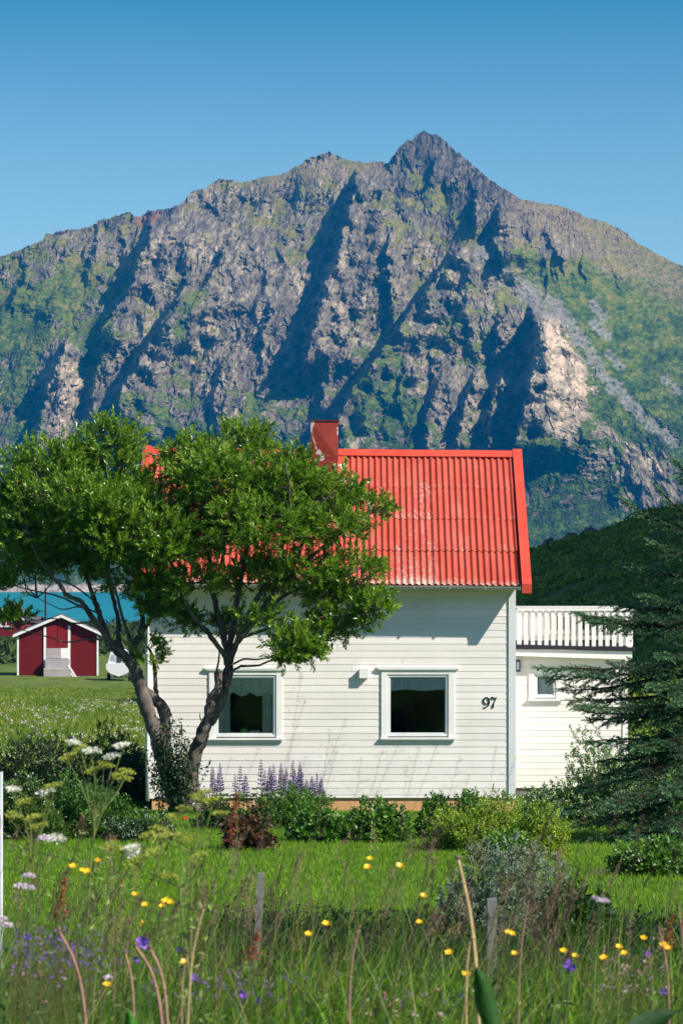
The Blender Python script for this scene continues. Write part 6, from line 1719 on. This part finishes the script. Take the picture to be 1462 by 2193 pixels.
for nm, lab, cat, (fx, fy_), Y, heads in COW:
    b = P3(fx, fy_, Y); zb_ = gz(b[0], Y); o = thing(nm, lab, cat, (b[0], Y, zb_))
    gs, HEADS = Geo(), []
    tops = [P3(a, c_, Y + random.uniform(-0.08, 0.08)) for a, c_, w in heads]
    mt = np.mean(tops, axis=0); fork = np.array((b[0] * 0.45 + mt[0] * 0.55, Y, b[2] * 0.4 + mt[2] * 0.6))
    C, rr_ = smooth([(b[0], Y, zb_), (b[0], Y, (zb_ + fork[2]) / 2), fork], [0.005, 0.004, 0.003], 5); gs.tube(C, rr_, 6)
    for tp_, (a, c_, w) in zip(tops, heads):
        m2 = fork * 0.5 + tp_ * 0.5 + np.array((0.01, 0, -0.01))
        C, rr_ = smooth([fork + (0, 0, random.uniform(-0.08, 0.02)), m2, tp_ - np.array((0, 0, 0.012))], [0.0028, 0.002, 0.0013], 4); gs.tube(C, rr_, 5)
        gf = Geo(); HEADS.append((gf, w))
        if w == 0: umbel(gs, gf, tp_ - np.array((0, 0, 0.012)), (random.uniform(-.3, .3), -0.3, 1), random.uniform(0.024, 0.032), 14, 14, 0.0072)
        else: umbel(gs, gf, tp_ - np.array((0, 0, 0.012)), (random.uniform(-.5, .5), -0.2, 1), random.uniform(0.024, 0.038), 13, 12, 0.0072)
    # ferny leaves along the stem
    m = 90; q = RG.random(m)[:, None]; Pq = np.array((b[0], Y, zb_)) * (1 - q) + fork * q + RG.normal(size=(m, 3)) * 0.035
    leaves(gs, Pq, RG.normal(size=(m, 3)) + np.array((0, 0, 0.3)), 0.03, 0.009)
    gs.build('stem', leafmat('umbel_stem', [(0, (0.09, 0.13, 0.03)), (1, (0.20, 0.25, 0.07))], 0.6, 0.3, 0.1), o)
    for gf, w in HEADS: gf.build('umbel', umb_g if w else petal_w, o)
# bare dock and straw stems
pinkst = varied('pinkish_dry_stem', [(0.3, (0.20, 0.10, 0.075)), (0.7, (0.38, 0.22, 0.17))], 0.7, 0.2, 30)
strawst = varied('straw_stem', [(0.3, (0.33, 0.22, 0.10)), (0.7, (0.50, 0.37, 0.20))], 0.7, 0.2, 30)
DOCK = [((290,2025),(372,2260),0.0058,pinkst,'pinkish bare stem, left one of the pair left of centre'),((322,2030),(370,2260),0.0050,pinkst,'pinkish bare stem, right one of the pair left of centre'),((126,1992),(208,2260),0.0050,pinkst,'brown bare stem slanting at the far left'),((980,1838),(1034,2260),0.0070,strawst,'tall straw-coloured dry stem in front of the silvery bush'),((768,1988),(748,2260),0.0038,pinkst,'reddish curved stem with a seed knob at bottom centre'),((268,2040),(285,2260),0.0042,pinkst,'thin brown stem just left of the pinkish pair'),((437,1943),(395,2260),0.0036,strawst,'thin olive stem with a round seed head left of the leaning post'),((402,2040),(395,2260),0.0034,pinkst,'short brown stem beside the largest buttercup'),((1410,1990),(1432,2260),0.0034,pinkst,'reddish sorrel stem near the right edge'),((1452,1940),(1457,2260),0.0034,pinkst,'reddish sorrel stem cut by the right edge'),((1010,1990),(1003,2260),0.0034,strawst,'thin straw stem behind the tall dry one'),((1130,1935),(1110,2260),0.0026,pinkst,'thin pinkish stem right of the upright post')]
for (a, b, r_, m, lab) in DOCK:
    Y = 7.3; p, q = P3(*a, Y), P3(*b, Y)
    z0 = gz(q[0], Y); o = thing('dry_stem', lab, 'plant', (q[0], Y, z0), 'bare dry stems in the meadow')
    g = Geo(); mid = (p + q) / 2 + np.array((0.012 * (1 if a[0] < b[0] else -1), 0, 0))
    C, rr_ = smooth([(q[0], Y, min(z0, q[2])), mid, p], [r_, r_ * 0.85, r_ * 0.6], 8); g.tube(C, rr_, 7)
    for j in (4, 9, 13): g.tube([C[j] - (0, 0, 0.003), C[j] + (0, 0, 0.003)], rr_[j] * 1.25, 7)
    g.build('stalk', m, o, smooth=True)
    g = Geo(); lathe(g, [(0, -0.004), (r_ * 0.9, -0.002), (r_ * 1.3, 0.003), (r_ * 0.8, 0.008), (0, 0.009)], p, 8); g.build('seed_head', pan_m, o)
# sorrel: reddish seed heads
sor = leafmat('sorrel_seed', [(0, (0.16, 0.03, 0.015)), (1, (0.38, 0.12, 0.06))], 0.7, 0.2, 0.3, (1, 1, 1))
for (px, py, L_, lab) in ((140, 1880, 0.14, 'rusty red sorrel seed head over the lawn at the left'), (508, 1700, 0.16, 'tall pink-red sorrel head in front of the peony bush'), (553, 1990, 0.10, 'red sorrel leaning against the wooden post'), (1438, 1960, 0.12, 'red-brown sorrel head at the right edge')):
    Y = 8.6; p = P3(px, py, Y)
    o = flower_base('sorrel', lab, 'plant', p, 'red sorrel', r=0.0016)
    g = Geo(); m = 150; q = RG.random(m)
    Pq = p + np.stack([RG.normal(size=m) * 0.011 * (1.2 - q) - (1 - q) * 0.02, RG.normal(size=m) * 0.01, -L_ * (1 - q)], 1)
    leaves(g, Pq, RG.normal(size=(m, 3)) + np.array((0, 0, 0.3)), 0.010, 0.008, rnd=RG.random(m), fold=0.2)
    g.build('seed_head', sor, o)
# big dock leaves in the near corner
bigl = leafmat('broad_dock_leaf', [(0, (0.010, 0.045, 0.008)), (1, (0.05, 0.17, 0.02))], 0.65, 0.25, 0.3)
def bigleaf(base, tip, w, bend, lab, rn=0.5):
    base = np.array(base); tip = np.array(tip); n = 14
    o = Geo(); D = tip - base; S = unit(np.cross(D, (0, 1, 0.15))); U = unit(np.cross(S, D))
    V = []
    for k in range(n + 1):
        f = k / n; c = base + D * f + U * bend * math.sin(f * math.pi)
        ww = w * (math.sin(min(f * 1.12 + 0.06, 1) * math.pi) ** 0.7) * 0.5 * (1 + 0.05 * math.sin(k * 3.1))
        for s in (-1, -0.5, 0, 0.5, 1): V.append(c + S * ww * s + U * (0.012 * abs(s) + 0.003 * math.sin(k * 2.4) * abs(s)))
    o.add(V, [(k * 5 + j, k * 5 + j + 1, (k + 1) * 5 + j + 1, (k + 1) * 5 + j) for k in range(n) for j in range(4)], 0, rn)
    ob = o.build('dock_leaf', bigl, origin=tuple(base), smooth=True)
    tag(ob, lab, 'leaf', 'broad dock leaves')
bigleaf(P3(1062, 2230, 7.2), P3(1012, 2045, 7.2), 0.058, 0.02, 'broad dark green leaf standing behind the straw stem', 0.3)
bigleaf(P3(1330, 2240, 7.0), P3(1480, 2155, 7.1), 0.075, 0.03, 'broad dark green leaf lying in the bottom right corner', 0.0)
bigleaf(P3(282, 2240, 7.0), P3(274, 2150, 7.0), 0.035, 0.01, 'pale green pointed leaf at the bottom left of centre', 1.0)
# small clump of dead grass on the lawn
p = P3(1283, 1897, 29.5); g = Geo(); m = 160
c0 = np.array((p[0], 29.5, gz(p[0], 29.5)))
blades(g, c0 + RG.normal(size=(m, 3)) * np.array((0.07, 0.05, 0)), RG.uniform(0.06, 0.12, m), 0.005, RG.normal(size=(m, 2)) * 0.9, segs=3)
tag(g.build('grass_tuft', leafmat('dead_grass', [(0, (0.10, 0.08, 0.05)), (1, (0.30, 0.25, 0.17))]), origin=tuple(c0)), 'small withered grass tuft alone on the right side of the lawn', 'grass tuft')
# small vetch and clover florets low in the meadow
g = Geo()
for (cx_, cy_, w_, h_, n_, r0, r1) in ((120, 2040, 130, 60, 200, 0.0, 0.45), (480, 2110, 160, 40, 60, 0.0, 0.5), (1350, 2090, 120, 60, 90, 0.45, 1.0), (850, 2140, 160, 40, 70, 0.4, 1.0), (60, 2090, 60, 60, 60, 0.5, 1.0)):
    Y = RG.uniform(7.4, 8.6, n_); px_ = cx_ + RG.normal(size=n_) * w_ * 0.5; py_ = cy_ + RG.normal(size=n_) * h_ * 0.5
    P = np.stack([(px_ - CX) / F * Y, Y, CZ - (py_ - HY) / F * Y], 1); r_ = RG.uniform(r0, r1, n_)
    for j in range(3):
        leaves(g, P + RG.normal(size=P.shape) * 0.004, RG.normal(size=P.shape), 0.010, 0.006, rnd=r_, fold=0.2)
    V = np.stack([P, P + np.array((0.0012, 0, 0)), np.stack([P[:, 0] - 0.02, P[:, 1], gh(P[:, 0], P[:, 1])], 1)], 1).reshape(-1, 3); g.add(V, np.arange(n_ * 3).reshape(-1, 3), 0, 0.62)
tag(g.build('small_meadow_flowers', leafmat('small_florets', [(0.0, (0.10, 0.04, 0.28)), (0.4, (0.30, 0.16, 0.42)), (0.6, (0.10, 0.14, 0.04)), (0.75, (0.35, 0.12, 0.10)), (1.0, (0.62, 0.50, 0.48))], 0.7, 0.2, 0.3, (1, 1, 1))), kind='stuff')
# dark-leaved plants added along the fence, standing in for a band of shade
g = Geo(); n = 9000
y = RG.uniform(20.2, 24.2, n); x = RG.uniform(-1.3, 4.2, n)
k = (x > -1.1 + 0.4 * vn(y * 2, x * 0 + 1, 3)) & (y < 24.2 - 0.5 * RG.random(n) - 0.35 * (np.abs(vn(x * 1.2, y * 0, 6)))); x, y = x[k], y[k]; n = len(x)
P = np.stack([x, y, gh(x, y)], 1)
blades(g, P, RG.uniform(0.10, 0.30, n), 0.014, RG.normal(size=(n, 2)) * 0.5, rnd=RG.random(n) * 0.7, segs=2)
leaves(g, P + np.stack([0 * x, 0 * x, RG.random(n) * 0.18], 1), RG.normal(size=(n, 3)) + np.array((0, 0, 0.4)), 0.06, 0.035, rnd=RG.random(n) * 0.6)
tag(g.build('shade_band_growth', leafmat('shade_band_leaf', [(0.0, (0.005, 0.018, 0.004)), (0.6, (0.012, 0.040, 0.007)), (1.0, (0.03, 0.08, 0.012))], 0.6, 0.2, 0.15)), kind='stuff')
